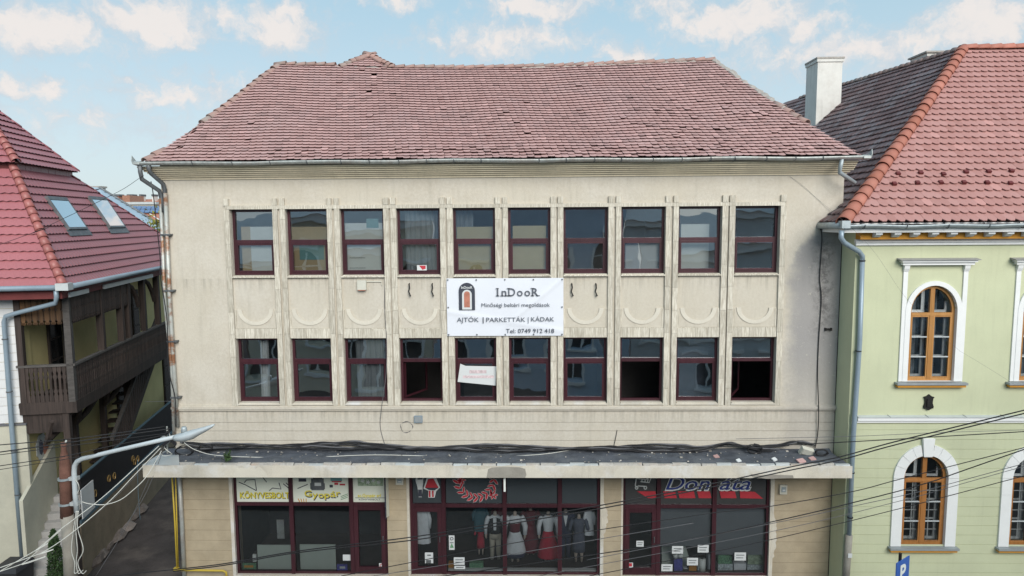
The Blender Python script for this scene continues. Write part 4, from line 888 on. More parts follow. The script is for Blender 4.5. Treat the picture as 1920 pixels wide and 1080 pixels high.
notice(1288, 1046, 1309, 1060, 'white price notice in front of the kitchen rolls'); notice(1377, 1036, 1399, 1051, 'white price notice in the right pane of the right shop window'); notice(1240, 1058, 1261, 1071, 'white price notice at the lower left corner of the right shop window')
o = flat('door_bag', 'paper', 797, 1036, 812, 1056, .085, 'white paper card hanging on the dress shop door', 'card', .004); mb = MB(); rect(mb, 799, 1050, 808, 1056, .083, .003); rect(mb, 801, 1040, 808, 1042, .083, .003); mb.build('print', 'zincdark', o)
# mannequins
def mannequin(px, Y, kind, label, k=1.0):
    base = P(px, 1062, Y); x, z0 = base.x, .03; m_ = thing('mannequin', (x, Y, z0), label, 'mannequin')
    def z(v): return z0+v*k
    def lo(name, mat, rings, n=16): MB().loft([(z(a), b*k, c*k, x+d*k, Y) for a, b, c, d in rings], n).build(name, mat, m_, True)
    def arm(s, mat, long=True, out=.25, r=1.):
        MB().tube([(x+s*.17*k, Y, z(1.30)), (x+s*.215*k, Y, z(1.22)), (x+s*(.19+out*.3)*k, Y-.01, z(1.02)), (x+s*(.20+out*.25)*k, Y-.04, z(.80 if long else .98))], [.055*k*r, .062*k*r, .055*k*r, .042*k*r], 10).build('sleeve', mat, m_, True)
        if long: MB().tube([(x+s*(.20+out*.25)*k, Y-.04, z(.81)), (x+s*(.20+out*.24)*k, Y-.05, z(.74)), (x+s*(.19+out*.22)*k, Y-.055, z(.67))], [.028*k, .034*k, .012*k], 8).build('hand', 'skin', m_, True)
    lo('neck', 'skin', [(1.30, .07, .06, 0), (1.36, .05, .05, 0), (1.43, .047, .047, 0), (1.45, .03, .03, 0)])
    torso = [(.80, .15, .10, 0), (.92, .125, .09, 0), (1.05, .14, .10, 0), (1.18, .165, .115, 0), (1.28, .17, .09, 0), (1.335, .09, .065, 0)]
    if kind == 'man':
        lo('shirt', 'cloth', torso); lo('waistcoat', 'blackc', [(.82, .165, .115, 0), (.95, .15, .107, 0), (1.1, .158, .118, 0), (1.24, .165, .122, 0), (1.29, .13, .09, 0)])
        MB().prism([(x-.035*k, Y-.135*k, z(.95)), (x+.035*k, Y-.135*k, z(.95)), (x+.05*k, Y-.135*k, z(1.3)), (x-.05*k, Y-.135*k, z(1.3))], (0, .012, 0)).build('shirt_front', 'cloth', m_)
        arm(-1, 'cloth'); arm(1, 'cloth')
        lo('trousers_top', 'beige', [(.66, .165, .11, 0), (.75, .165, .115, 0), (.84, .15, .10, 0)])
        for s in (-1, 1): MB().tube([(x+s*.085*k, Y, z(.72)), (x+s*.085*k, Y, z(.4)), (x+s*.095*k, Y, z(.05))], [.088*k, .07*k, .055*k], 10).build('trouser_leg', 'beige', m_, True)
    elif kind == 'suit':
        lo('jacket', 'nav', [(.62, .19, .13, 0), (.80, .175, .12, 0), (.95, .155, .11, 0), (1.15, .18, .125, 0), (1.28, .185, .10, 0), (1.335, .09, .07, 0)])
        MB().prism([(x, Y-.14*k, z(.98)), (x+.06*k, Y-.14*k, z(1.3)), (x-.06*k, Y-.14*k, z(1.3))], (0, .012, 0)).build('shirt_front', 'cloth', m_); arm(-1, 'nav', True, .2, 1.15); arm(1, 'nav', True, .2, 1.15)
        for s in (-1, 1): MB().tube([(x+s*.085*k, Y, z(.66)), (x+s*.085*k, Y, z(.4)), (x+s*.09*k, Y, z(.04))], [.09*k, .075*k, .065*k], 10).build('trouser_leg', 'nav', m_, True)
    elif kind == 'apron':
        lo('blouse', 'cloth', torso); lo('bodice', 'wine', [(.86, .14, .105, 0), (.95, .135, .103, 0), (1.08, .15, .115, 0), (1.14, .158, .122, 0)]); arm(-1, 'cloth', True, .3, 1.35); arm(1, 'cloth', True, .3, 1.35)
        lo('apron', 'cloth', [(.30, .30, .2, 0), (.33, .295, .2, 0), (.60, .24, .17, 0), (.80, .165, .125, 0), (.88, .14, .105, 0)]); lo('skirt', 'nav', [(.18, .28, .19, 0), (.31, .28, .19, 0)])
        for s in (-1, 1): lo('leg', 'skin', [(.02, .03, .05, s*.08), (.2, .045, .045, s*.08)], 8)
    elif kind in ('redskirt', 'wine'):
        c1, c2 = ('cloth', 'redc') if kind == 'redskirt' else ('wine', 'wine')
        lo('blouse', c1, torso); arm(-1, c1, kind == 'redskirt', .25, 1.2); arm(1, c1, kind == 'redskirt', .25, 1.2)
        lo('skirt', c2, [(.14, .30, .21, 0), (.17, .31, .215, 0), (.45, .26, .18, 0), (.75, .18, .13, 0), (.90, .128, .094, 0)], 20)
        for s in (-1, 1): lo('leg', 'skin', [(.02, .03, .05, s*.08), (.16, .045, .045, s*.08)], 8)
    else:
        mt = kind; lo('dress', mt, [(.34, .19, .14, .0), (.55, .185, .135, 0), (.80, .17, .12, 0), (.93, .132, .096, 0), (1.06, .15, .11, 0), (1.2, .175, .12, 0), (1.29, .165, .09, 0), (1.335, .08, .06, 0)]); arm(-1, mt, False); arm(1, mt, False)
        for s in (-1, 1): lo('leg', 'skin', [(.02, .03, .05, s*.08), (.2, .045, .045, s*.085), (.40, .06, .06, s*.085)], 8)
    return m_
mannequin(929, .62, 'man', 'mannequin in white shirt, black waistcoat and beige trousers in the dress shop')
mannequin(966, .55, 'apron', 'mannequin in folk blouse, dark bodice and wide white apron in the dress shop', 1.02)
mannequin(995, .95, 'wine', 'mannequin in a dark wine red dress behind the white apron')
mannequin(1028, .6, 'redskirt', 'mannequin in white blouse and bright red skirt in the dress shop')
mannequin(1060, .8, 'suit', 'mannequin in a dark navy suit with a white shirt front in the dress shop')
mannequin(1085, .55, 'slate', 'mannequin in a slate blue knee length dress at the right of the dress shop', .96)
mannequin(902, .95, 'redc', 'small child mannequin in a wine red dress left of the man in waistcoat', .62)
def garment(px0, px1, py0, py1, Y, mat, label, flare=1.15):
    a, b = P(px0, py1, Y), P(px1, py0, Y); cx = (a.x+b.x)/2; r = (b.x-a.x)/2/flare; h = b.z-a.z
    g_ = thing('hanging_garment', (cx, Y, a.z), label, 'garment')
    vs = []; fs = []; n = 28; rows = ((0, flare), (.3, 1.08), (.75, 1.0), (.93, .85), (1, .3))
    for u, s in rows:
        for q in range(n): an = 2*pi*q/n; rr = r*s*(1+.07*sin(an*7)*(1-u)); vs.append((cx+rr*cos(an), Y+.4*rr*sin(an), a.z+h*u))
    for i in range(4):
        for q in range(n): fs.append((i*n+q, i*n+(q+1) % n, (i+1)*n+(q+1) % n, (i+1)*n+q))
    fs.append(tuple(range(n))); MB().add(vs, fs).build('cloth', mat, g_, True)
    for s in (-1, 1): MB().tube([(cx+s*r*.8, Y, b.z-.06*h), (cx+s*r*1.15, Y-.02, b.z-.3*h), (cx+s*r*1.1, Y-.03, b.z-.55*h)], [.05, .05, .04], 8).build('sleeve', mat, g_, True)
    MB().tube([(cx-r*.7, Y, b.z-.01), (cx, Y, b.z+.06), (cx+r*.7, Y, b.z-.01)], .01, 5).tube([(cx, Y, b.z+.06), (cx, Y, b.z+.14)], .008, 5).build('hanger', 'zincdark', g_)
garment(781, 806, 954, 1018, .35, 'cloth', 'white blouse hanging inside the dress shop door')
garment(889, 913, 951, 995, .9, 'tealc', 'teal dress hanging at the left of the dress shop window', 1.05)
garment(1096, 1114, 957, 1003, .6, 'cloth', 'white shirts hanging at the right end of the dress shop window')
garment(925, 944, 950, 985, 1.3, 'wine', 'brown patterned scarf hanging deep in the dress shop', 1.0)
box('window_platform', 'greyl', sf2, -2.2, 1.9, .2, .32, -.08, -.02)
flat('folded_textile', 'greenp', 880, 1056, 906, 1067, .3, 'folded green patterned textile at the foot of the dress shop window', 'textile', .15)
flat('carton', 'orange_pack', 841, 1056, 851, 1068, .3, 'orange brown carton at the foot of the dress shop window', 'box', .15)
# grocery shop
for i in range(3):
    x0, x1 = X3[i]+(.035 if i == 0 else .055)+.01, X3[i+1]-(.035 if i == 2 else .055)-.01
    MB().box(x0, x1, .118, .122, 1.92, 3.0).build('transom_film', basic('warm_grey_film', (.14, .13, .125), .5, .06, bump=0), sf3)
gs = thing('shop_lettering', P(1320, 930, .1), 'slanted navy shop name with white outline and red dashes over the right shop', 'sign')
mb = MB(); ptext(mb, 'Don', 1246, 1333, 919, 893, Y=YS, shear=.3, bold=.045); ptext(mb, 'áta', 1347, 1409, 919, 893, Y=YS, shear=.3, bold=.045); mb.build('letter_outline', 'greyl', gs)
mb = MB(); ptext(mb, 'Don', 1248, 1331, 918, 893.5, Y=YS-.006, shear=.3, bold=.005); ptext(mb, 'áta', 1349, 1407, 918, 893.5, Y=YS-.006, shear=.3, bold=.005); mb.build('lettering', 'navy', gs)
for x0, x1 in ((1193, 1231), (1244, 1268), (1272, 1303), (1308, 1333), (1350, 1380), (1387, 1430)):
    l0 = x0+(-1 if x0 > 1200 else 0); q = [(l0+ (0 if x0 > 1200 else 1), 921), (x1-2, 921), (x1+(1 if x1 < 1420 else 3), 934), (x0+(2 if x0 > 1200 else 22), 934)] if x1 < 1420 else [(x0, 921), (1415, 922), (1431, 935), (x0+1, 934)]
    dpoly(q, 'red', 'red_dash', gs, YS)
mb = MB()
for l in ([(1193, 897), (1191, 910), (1194, 914)], [(1196, 911), (1212, 912)], [(1193, 897), (1212, 899), (1220, 890)], [(1201, 903), (1217, 905), (1222, 893)], [(1204, 898), (1203, 904)], [(1210, 899), (1209, 904)], [(1215, 897), (1214, 904)]): strokes(mb, l, .014, YS-.004)
for cx in (1193.5, 1210): mb.tube([P(cx+2.6*cos(q*pi/6), 914.5+2.6*sin(q*pi/6), YS-.004) for q in range(13)], .013, 5)
mb.build('trolley_drawing', 'greyl', gs)
a, b = P(1240, 1024, .2), P(1334, 952, .2); box('roller_blind', 'blind', None, X3[1]+.07, X3[2]-.07, .2, .22, a.z, 1.83, label='grey roller blind lowered in the middle pane of the right shop', category='blind')
a = P(1342, 1040, .2); box('roller_blind', 'blind', None, X3[2]+.07, X3[3]-.05, .2, .22, a.z, 1.83, label='grey roller blind lowered in the right pane of the right shop', category='blind')
def rolls(px, py, n, Y, mat, label, r=.055, h=.11):
    p = P(px, py, Y); t_ = thing('paper_roll_pack', (p.x, Y, p.z), label, 'rolls')
    for k in range(n):
        x = p.x+(k-(n-1)/2)*r*2.1; MB().loft([(p.z, r, r, x, Y), (p.z+h, r, r, x, Y)], 14).build('roll', mat, t_, True); MB().loft([(p.z+h, r*.35, r*.35, x, Y), (p.z+h+.003, r*.35, r*.35, x, Y)], 10).build('core', 'ink', t_)
rolls(1271, 1045, 2, .35, 'board', 'two white paper rolls on the violet packs in the right shop window', .07, .10)
flat('violet_pack', 'violet', 1264, 1048, 1280, 1071, .3, 'violet patterned pack in the right shop window', 'pack', .2)
rolls(1316, 1072, 1, .35, 'board', 'kitchen roll standing under the middle price notice', .1, .38)
flat('food_pack', 'orange_pack', 1292, 1061, 1306, 1071, .3, 'orange pack at the foot of the right shop window', 'pack', .12)
for i, (x0, y0, x1, y1, mt, lb) in enumerate(((1308, 1062, 1323, 1072, 'pack', 'patterned grey pack beside the orange pack'), (1346, 1058, 1374, 1072, 'pack', 'wide patterned pack in the right pane of the right shop'), (1346, 1041, 1373, 1057, 'greenp', 'green printed packs upper left in the right pane of the right shop'), (1376, 1057, 1399, 1072, 'cloth', 'white wrapped packs in the right pane of the right shop'), (1401, 1060, 1430, 1073, 'pack', 'speckled grey pack at the lower right of the right shop window'), (1402, 1040, 1431, 1058, 'posterg', 'packs with brown and red print at the upper right of the shop shelf'), (1327, 1040, 1334, 1072, 'cloth', 'stack of white rolls left of the middle mullion of the right shop'), (1282, 1066, 1290, 1072, 'cloth', 'small white jar in the right shop window'))):
    flat('shop_pack', mt, x0, y0, x1, y1, .32+.01*i, lb, 'pack', .2)
MB().prism([P(1241, 1072, .6), P(1300, 1072, .6), P(1285, 1022, .6), P(1241, 1022, .6)][::1], (0, .05, 0)).build('shelf_panel', 'mint', None, label='pale slanting shelf panel behind the violet packs', category='panel')
o = flat('door_sticker', 'paper', 1176, 1055, 1187, 1071, .082, 'small red and white sticker low on the door of the right shop', 'sticker', .004); mb = MB(); rect(mb, 1178, 1056, 1185, 1062, .08, .003); mb.build('print', 'red', o)
# boxes on piers
def wallbox(px, py, w_, h_, label):
    p = P(px, py, 0); o = thing('intercom_box', (p.x, 0, p.z), label, 'box'); box('case', 'boxw', o, p.x-w_, p.x+w_, -.09, -.004, p.z-h_, p.z+h_)
    box('cover', 'zinc', o, p.x-w_*.6, p.x+w_*.6, -.098, -.09, p.z-h_*.5, p.z+h_*.6); box('label_plate', 'paper', o, p.x-w_*.35, p.x+w_*.4, -.102, -.098, p.z-h_*.25, p.z+h_*.1); return o
wallbox(1467, 916, .095, .125, 'cream alarm keypad box on the pier right of the right shop'); wallbox(750, 900, .10, .1, 'tan electric box under the canopy between the bookshop and the dress shop')
p = P(1512, 845, -.35); o = thing('junction_box', (p.x, -.35, 3.5), 'pale tilted junction box lying on the right end of the canopy', 'box')
MB().obox((p.x, -.35, p.z-.03), Vector((.15, 0, -.045)), Vector((0, .05, .03)), Vector((.03, -.05, .10))).build('case', 'boxw', o); MB().obox((p.x-.005, -.42, p.z-.02), Vector((.12, 0, -.036)), Vector((0, .01, .006)), Vector((.022, -.03, .07))).build('lid', 'boxw', o)
# gas pipe and downpipe beside the left corner
gp = thing('gas_pipe', (P(325, 1070, -.12).x, -.12, GZ), 'yellow gas pipe rising at the left corner and turning along the wall', 'pipe')
MB().tube([P(322, 884, -.12), P(328, 980, -.12), P(332, 1068, -.12)], .022, 8).tube([P(329, 890, -.08), P(334, 1062, -.08)], .018, 8).build('riser', 'gasy', gp, True)
MB().tube([P(327, 1069, -.14), P(350, 1069, -.16), P(418, 1070, -.16), P(424, 1073, -.16), P(425, 1085, -.16)], .03, 8).build('branch', 'gasy', gp, True); a = P(331, 1066, -.12); MB().box(a.x-.06, a.x+.06, -.17, -.08, a.z-.05, a.z+.03).build('valve', 'gasy', gp)
MB().tube([P(336, 884, -.07), P(341, 980, -.07), P(346, 1090, -.07)], .055, 10).build('downpipe', 'zincold', B, True)
# ------------------------------------------------------------------ green house on the right
FY = -.75; HX = 8.14; HR = 17.5
H = thing('green_house', (12.5, FY, GZ), 'pale green house with white arched window surrounds, right of the cream building', 'house')
def archpts(cx, hw, z0, zs_, zt, n=14):
    return [(cx-hw, z0), (cx+hw, z0)]+[(cx+hw*cos(pi*q/n), zs_+(zt-zs_)*sin(pi*q/n)) for q in range(n+1)]
UC = [10.115, 12.87, 15.62]; LCc = [10.15, 12.88, 15.61]
hs = [archpts(c_, .575, 5.49, 7.26, 7.92) for c_ in UC]+[archpts(c_, .56, 1.18, 2.99, 3.59) for c_ in LCc]
MB().panel([(HX, GZ), (HR, GZ), (HR, 9.4), (HX, 9.4)], hs, FY+.012, FY+.45).build('wall', 'green', H)
MB().panel([(HX, 4.62), (HR, 4.62), (HR, 9.0), (HX, 9.0)], hs[:3], FY, FY+.0115).build('upper_render', 'green', H)
box('side_wall', 'green', H, HX, HX+.4, FY+.45, -.02, GZ, 9.4); box('side_wall', 'green', H, HX+.02, HX+.4, 8.6, 22, GZ, 9.4)
box('corner_strip', 'green', H, HX-.004, HX+.2, FY-.012, FY-.0002, 4.64, 8.88)
def half_at(z):                              # outer half width of the lower surround at height z
    if z < 1.18 or z > 3.87: return 0
    if z < 2.99: return .81
    return .81*sqrt(max(0, 1-((z-2.99)/.88)**2))
z = GZ
while z < 4.3:
    z1 = min(z+.252, 4.40); a0 = z+.012; cuts = []
    hwm = max(0, min(half_at(a0), half_at(z1))-.03) if (half_at(a0) and half_at(z1)) else 0
    xs = [HX]
    for c_ in LCc: 
        if hwm > .05: xs += [c_-hwm, c_+hwm]
    xs.append(HR)
    for k in range(0, len(xs), 2): box('wall_course', 'green', H, xs[k], xs[k+1], FY+rnd.uniform(-.0015, .0015), FY+.012, a0, z1)
    z = z1 if z1 < 4.39 else 9
# string course, cornice, brackets
MB().box(HX+.2, HR, FY-.05, FY+.01, 4.44, 4.50).box(HX+.2, HR, FY-.09, FY+.01, 4.50, 4.585).build('string_course', 'white', H); sc_s = MB().hexa([(HX+.2, FY-.11, 4.586), (HR, FY-.11, 4.586), (HR, FY+.01, 4.60), (HX+.2, FY+.01, 4.60)], [(HX+.2, FY-.11, 4.60), (HR, FY-.11, 4.60), (HR, FY+.01, 4.63), (HX+.2, FY+.01, 4.63)]).build('flashing', 'flash', H)
x = HX+1.0
while x < HR: MB().tube([(x, FY-.112, 4.60), (x-.03, FY, 4.635)], .007, 4).build('flashing_seam', 'zincdark', sc_s); x += .94
MB().box(HX-.02, HR, FY-.06, FY+.01, 8.92, 8.99).box(HX-.04, HR, FY-.10, FY+.01, 8.99, 9.07).build('cornice', 'white', H)
box('frieze', 'ochre', H, HX-.01, HR, FY-.24, FY+.01, 9.071, 9.24)
x = HX+.35
while x < HR:
    MB().prism([(x-.08, FY-.42, 9.24), (x-.08, FY-.42, 9.19), (x-.08, FY-.36, 9.165), (x-.08, FY-.30, 9.13), (x-.08, FY-.241, 9.12), (x-.08, FY-.241, 9.24)], (.16, 0, 0)).build('eaves_bracket', 'quoin', H); x += .445
MB().box(HX-.52, HR, FY-.46, FY+.01, 9.241, 9.36).box(HX-.52, HX-.006, FY+.011, 8, 9.241, 9.36).build('eaves_board', 'white', H)
box('eaves_upstand', 'white', H, HX-.53, HR, FY-.40, FY-.36, 9.36, 9.47)
def house_window(cx, hw, z0, zs_, zt, upper):
    o_, i_ = archpts(cx, hw-.003, z0, zs_, zt-.003), None
    wm, y0, y1 = ('oak' if upper else 'oakd'), FY+.06, FY+.13
    f = .075; inner = [(p[0], p[1]) for p in archpts(cx, hw-f, z0+f, zs_, zt-f)]
    wn = MB().panel(o_, [inner], y0, y1)
    tr = zs_-.03; t2 = tr-.075
    wn.box(cx-hw+f-.002, cx+hw-f+.002, y0-.012, y1-.004, t2, tr).box(cx-.055, cx+.055, y0-.008, y1-.004, tr, zt-f+.01).box(cx-.05, cx+.05, y0-.016, y1-.004, z0+f-.01, t2)
    fr = wn.build('window', wm, H)
    for s in (-1, 1):
        xa, xb = (cx-hw+f, cx-.05) if s < 0 else (cx+.05, cx+hw-f)
        MB().box(xa, xa+.035, y0-.004, y1-.01, z0+f, t2).box(xb-.035, xb, y0-.004, y1-.01, z0+f, t2).box(xa+.035, xb-.035, y0-.004, y1-.01, z0+f, z0+f+.04).box(xa+.035, xb-.035, y0-.004, y1-.01, t2-.035, t2).build('casement', wm, fr)
        xa += .035; xb -= .035; za, zb = z0+f+.04, t2-.035
        bars = MB()
        for k in (1, 2): zz = za+(zb-za)*k/3; bars.box(xa, xb, y0-.002, y0+.03, zz-.014, zz+.014)
        bars.build('glazing_bar', 'flash', fr)
        # inner white sash set back behind the outer glass, and pale reveal
        ib = MB().box(xa-.03, xa+.01, y0+.17, y0+.21, za-.03, zb+.03).box(xb-.05, xb+.03, y0+.17, y0+.21, za-.03, zb+.03).box(xa+.01, xb-.05, y0+.17, y0+.21, za-.03, za+.03)
        for k in (1, 2): zz = za+(zb-za)*k/3; ib.box(xa+.01, xb-.05, y0+.175, y0+.205, zz-.018, zz+.018)
        ib.build('inner_sash', 'white', fr)
        if not upper:
            gb = MB()
            for k in range(1, 6):
                if k % 2: gb.box(xa+.01, xb, y0+.10, y0+.115, za+(zb-za)*k/6-.01, za+(zb-za)*k/6+.01)
            xm = xa+(xb-xa)*(.62 if s < 0 else .35); gb.box(xm-.012, xm+.012, y0+.09, y0+.10, za, zb); gb.build('grille', 'white', fr)
        for k in range(3):
            z_0, z_1 = za+(zb-za)*k/3+(.014 if k else 0), za+(zb-za)*(k+1)/3-(.014 if k < 2 else 0)
            MB().poly([(xa, y0+.02, z_0), (xb, y0+.02, z_0), (xb, y0+.02, z_1), (xa, y0+.02, z_1)]).build('pane', 'hglass', fr)
        # quarter-round light
        q = [(p[0], p[1]) for p in archpts(cx, hw-f-.03, tr+.03, zs_+.01, zt-f-.03)]
        xl = cx-.055 if s < 0 else cx+.055
        ql = [p for p in q if (p[0] < xl-.01 if s < 0 else p[0] > xl+.01)]
        if s < 0: ql = [(xl, tr+.03)]+[(xl, zs_+.01+(zt-f-.03-zs_-.01)*.97)]+[p for p in ql if p[1] > tr+.04]+[(cx-hw+f+.03, tr+.03)]
        else: ql = [(xl, tr+.03), (cx+hw-f-.03, tr+.03)]+[p for p in ql if p[1] > tr+.04]+[(xl, zs_+.01+(zt-f-.03-zs_-.01)*.97)]
        MB().poly([(p[0], y0+.02, p[1]) for p in (ql if s > 0 else ql[::-1])][::1]).build('pane', 'hglass', fr)
        MB().box(xa, xb, y0+.17, y0+.2, tr-.01, tr+.05).box(xb-.09 if s < 0 else xb-.05, xb-.01 if s < 0 else xb, y0+.17, y0+.2, tr+.05, zs_+(zt-zs_)*(.8 if s < 0 else .35)).build('inner_sash', 'white', fr)
    return fr
for k in range(3):
    cx = UC[k]; w1 = house_window(cx, .575, 5.49, 7.26, 7.92, True)
    # white surround: arched architrave, side strips, hood on corbels, sill
    MB().panel(archpts(cx, .70, 5.50, 7.26, 8.03, 20), [archpts(cx, .573, 5.502, 7.26, 7.918, 20)], FY-.045, FY+.06).build('architrave', 'white', H)
    for s in (-1, 1):
        xa = cx+s*.735; MB().box(xa-.055, xa+.055, FY-.035, FY-.0005, 5.50, 8.27).build('pilaster_strip', 'white', H)
        MB().prism([(xa-.065, FY-.001, 8.27), (xa-.065, FY-.001, 8.43), (xa-.065, FY-.10, 8.43), (xa-.065, FY-.08, 8.34), (xa-.065, FY-.045, 8.27)], (.13, 0, 0)).build('corbel', 'white', H)
    hd = MB().box(cx-.86, cx+.88, FY-.12, FY-.001, 8.43, 8.50).box(cx-.90, cx+.92, FY-.17, FY-.001, 8.50, 8.55).build('hood', 'white', H)
    MB().hexa([(cx-.96, FY-.21, 8.551), (cx+.98, FY-.21, 8.551), (cx+.98, FY, 8.551), (cx-.96, FY, 8.551)], [(cx-.96, FY-.21, 8.565), (cx+.98, FY-.21, 8.565), (cx+.98, FY, 8.60), (cx-.96, FY, 8.60)]).build('hood_sheet', 'ledge', hd)
    for (cc, z0) in ((cx, 5.49), (LCc[k], 1.18)):
        sl_ = MB().box(cc-.87, cc+.87, FY-.16, FY+.06, z0-.06, z0-.005).build('sill', 'sill', H); box('sill_moulding', 'ochre', sl_, cc-.84, cc+.84, FY-.12, FY-.001, z0-.125, z0-.061)
    cx = LCc[k]; w2 = house_window(cx, .56, 1.18, 2.99, 3.59, False)
    for s in (-1, 1): box('surround_jamb', 'white', H, min(cx+s*.558, cx+s*.82), max(cx+s*.558, cx+s*.82), FY-.045, FY+.06, 1.182, 2.55)
    def vp(q, r, zt): return (cx+r*cos(q), 2.99+(zt-2.99)*sin(q))
    angs = [0, 22, 42, 62, 78]
    for s in (0, 1):
        for j in range(-1, 4):
            if j < 0: pts = [(cx+.558, 2.556), (cx+.82, 2.556), (cx+.82, 2.984), (cx+.558, 2.984)]
            else:
                a0, a1 = radians(angs[j]+.25), radians(angs[j+1]-.25); pts = [vp(a0+(a1-a0)*i/4, .558, 3.587) for i in range(5)][::-1]+[vp(a0+(a1-a0)*i/4, .82, 3.87) for i in range(5)]
            if s: pts = [(2*cx-p[0], p[1]) for p in pts][::-1]
            MB().panel(pts, [], FY-.045, FY+.06).build('voussoir', 'white', H)
    MB().panel([(cx-.105, 3.56), (cx+.105, 3.56), (cx+.15, 4.03), (cx-.15, 4.03)], [], FY-.08, FY+.04).build('keystone', 'white', H)
# curtains and room inside
MB().box(HX+.4, HR, 2.6, 2.7, GZ, 9.3).box(HX+.4, HR, FY+.45, 2.6, 4.3, 4.45).build('room_wall', 'roomdark', H)
for k, cx in enumerate(UC[:2]): 
    curtain('curtain', 'drape', cx-.5, cx-.12, 5.5, 7.9, FY+.42, ['grey net curtain in the first upper window of the green house', 'grey net curtain in the second upper window of the green house'][k], .02, .09)
    curtain('curtain', 'drape', cx+.2, cx+.35, 5.5, 7.9, FY+.42, ['narrow curtain edge in the first upper window of the green house', 'narrow curtain edge in the second upper window of the green house'][k], .02, .09)
pl_ = thing('wall_plaque', (10.11, FY, 4.8), 'small black iron shield plaque on the green house between the window rows', 'plaque')
MB().panel([(10.11, 4.76), (10.2, 4.82), (10.22, 4.80), (10.23, 4.86), (10.2, 4.95), (10.21, 5.06), (10.24, 5.10), (10.17, 5.12), (10.11, 5.17), (10.05, 5.12), (9.98, 5.10), (10.01, 5.06), (10.02, 4.95), (9.99, 4.86), (10.0, 4.80), (10.02, 4.82)], [], FY-.05, FY-.003).build('shield', 'blackm', pl_); MB().box(10.05, 10.17, FY-.08, FY-.05, 4.86, 5.06).build('boss', 'blackm', pl_)
# roof of the green house
R_, Hh = 6.72, 5.58; RX0, RY0, RZ0 = 7.56, -1.24, 9.49
def fr_p(x, t): return Vector((x, RY0+R_*t, RZ0+Hh*t-.05*sin(pi*t)))
def lf_p(x, t): return Vector((RX0+R_*t, -x, RZ0+(Hh+max(0, (-x-RY0-R_)*.055))*t-.05*sin(pi*t)))
um = MB(); RE = 19.5; BK = 21.0
um.add([tuple(fr_p(RX0+R_*t+(RE-RX0-R_*t)*s, t)-Vector((0, -.05, .10))) for t in (0, .25, .5, .75, 1) for s in (0, 1)], [(2*i, 2*i+1, 2*i+3, 2*i+2) for i in range(4)])
um.add([tuple(lf_p(-(RY0+R_*t+(BK-RY0-R_*t)*s), t)-Vector((-.05, 0, .10))) for t in (0, .25, .5, .75, 1) for s in (0, .5, 1)], [(3*i+j+1, 3*i+j, 3*i+j+3, 3*i+j+4) for i in range(4) for j in range(2)])
um.poly([(RX0+R_, RY0+R_, RZ0+Hh-.04), (RX0+R_, BK, RZ0+Hh+.8), (RE, BK, RZ0), (RE, RY0+R_, RZ0+Hh-.04)])
um.poly([(RE, RY0, RZ0-.05), (RX0, RY0, RZ0-.05), (RX0, BK, RZ0-.05), (RE, BK, RZ0-.05)])
hroof = um.build('roof', 'under', H)
slope_tiles(hroof, fr_p, 29, lambda t: (RX0+R_*t-.1, 18.5), .215, .42, .018, 'hex', 'clay2', .12, .006, 'roof_tile', 300, infr, None, None, (lambda p: (p.x-RX0)-(p.y-RY0)-.03,))
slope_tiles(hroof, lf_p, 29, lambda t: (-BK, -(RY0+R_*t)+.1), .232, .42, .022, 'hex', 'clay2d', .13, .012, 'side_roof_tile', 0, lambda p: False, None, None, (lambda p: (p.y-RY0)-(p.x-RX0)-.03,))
capb = cap_mb(.185, .155, .50, .016, 12).mesh('hip_tile', 'cap2', True)
run_caps(hroof, [fr_p(RX0+R_*t, t)+Vector((.03, 0, -.03)) for t in [i/12 for i in range(13)]], capb, .41, 'hip_tile', .008, .03)
run_caps(hroof, [Vector((RX0+R_+(RE-RX0-R_)*i/4, RY0+R_, RZ0+Hh-.03)) for i in range(5)][::-1], capb, .40, 'ridge_tile', .01, .04)
run_caps(hroof, [lf_p(-(RY0+R_+i*2.2), 1)+Vector((0, 0, -.04)) for i in range(7)][::-1], cap_mb(.15, .12, .46, .02, 8).mesh('back_ridge_tile', 'cap1', True), .40, 'ridge_tile', .02, .05)
for (y0, x0, n_, st) in ((325, 1683, 6, 42.5), (346, 1676, 6, 43.5)):
    for k in range(n_):
        px = x0+k*st; nrm = Vector((0, -Hh, R_)).normalized(); p = PP(px, y0+rnd.uniform(-3, 3), Vector((RX0, RY0, RZ0)), nrm); MB().obox(p+nrm*.03, (.05, 0, 0), Vector((0, .04, .03)), nrm*.035).build('snow_guard', 'metaldark', hroof)
hg = MB()
hgut = gutter('gutter', 'zinc', H, HX-.54, HR, FY-.545, 9.425, .085)
for px in (1619, 1698, 1776, 1852, 1918): x = P(px, 425, -1.3).x; MB().tube([(x, FY-.545+.093*cos(pi+pi*q/8), 9.425+.093*sin(pi+pi*q/8)) for q in range(9)]+[(x+.0, FY-.4, 9.5)], .011, 5).build('gutter_strap', 'zincdark', hgut)
MB().tube([(HX-.59, FY-.5, 9.42), (HX-.59, -.0, 9.40)], .085, 10).build('side_gutter', 'zinc', H, True); MB().obox((HX-.55, FY-.545, 9.44), (.10, 0, 0), (0, .1, 0), (0, 0, .09)).build('gutter_corner', 'zinc', H)
MB().tube([P(1578, 432, -1.28), P(1577, 446, -1.28), P(1583, 455, -1.22), P(1611, 472, -.9), P(1617, 480, -.86), P(1617, 490, -.86)], [.06, .06, .06, .06, .06, .06], 12).tube([P(1617, 485, -.86), P(1612, 640, -.86), P(1600, 820, -.86), P(1592, 1003, -.86)], .058, 12).build('downpipe', 'zincb', H, True)
MB().tube([P(1592, 1003, -.86), P(1585, 1100, -.86)], .085, 12).build('pipe_boot', 'concrete', H, True)
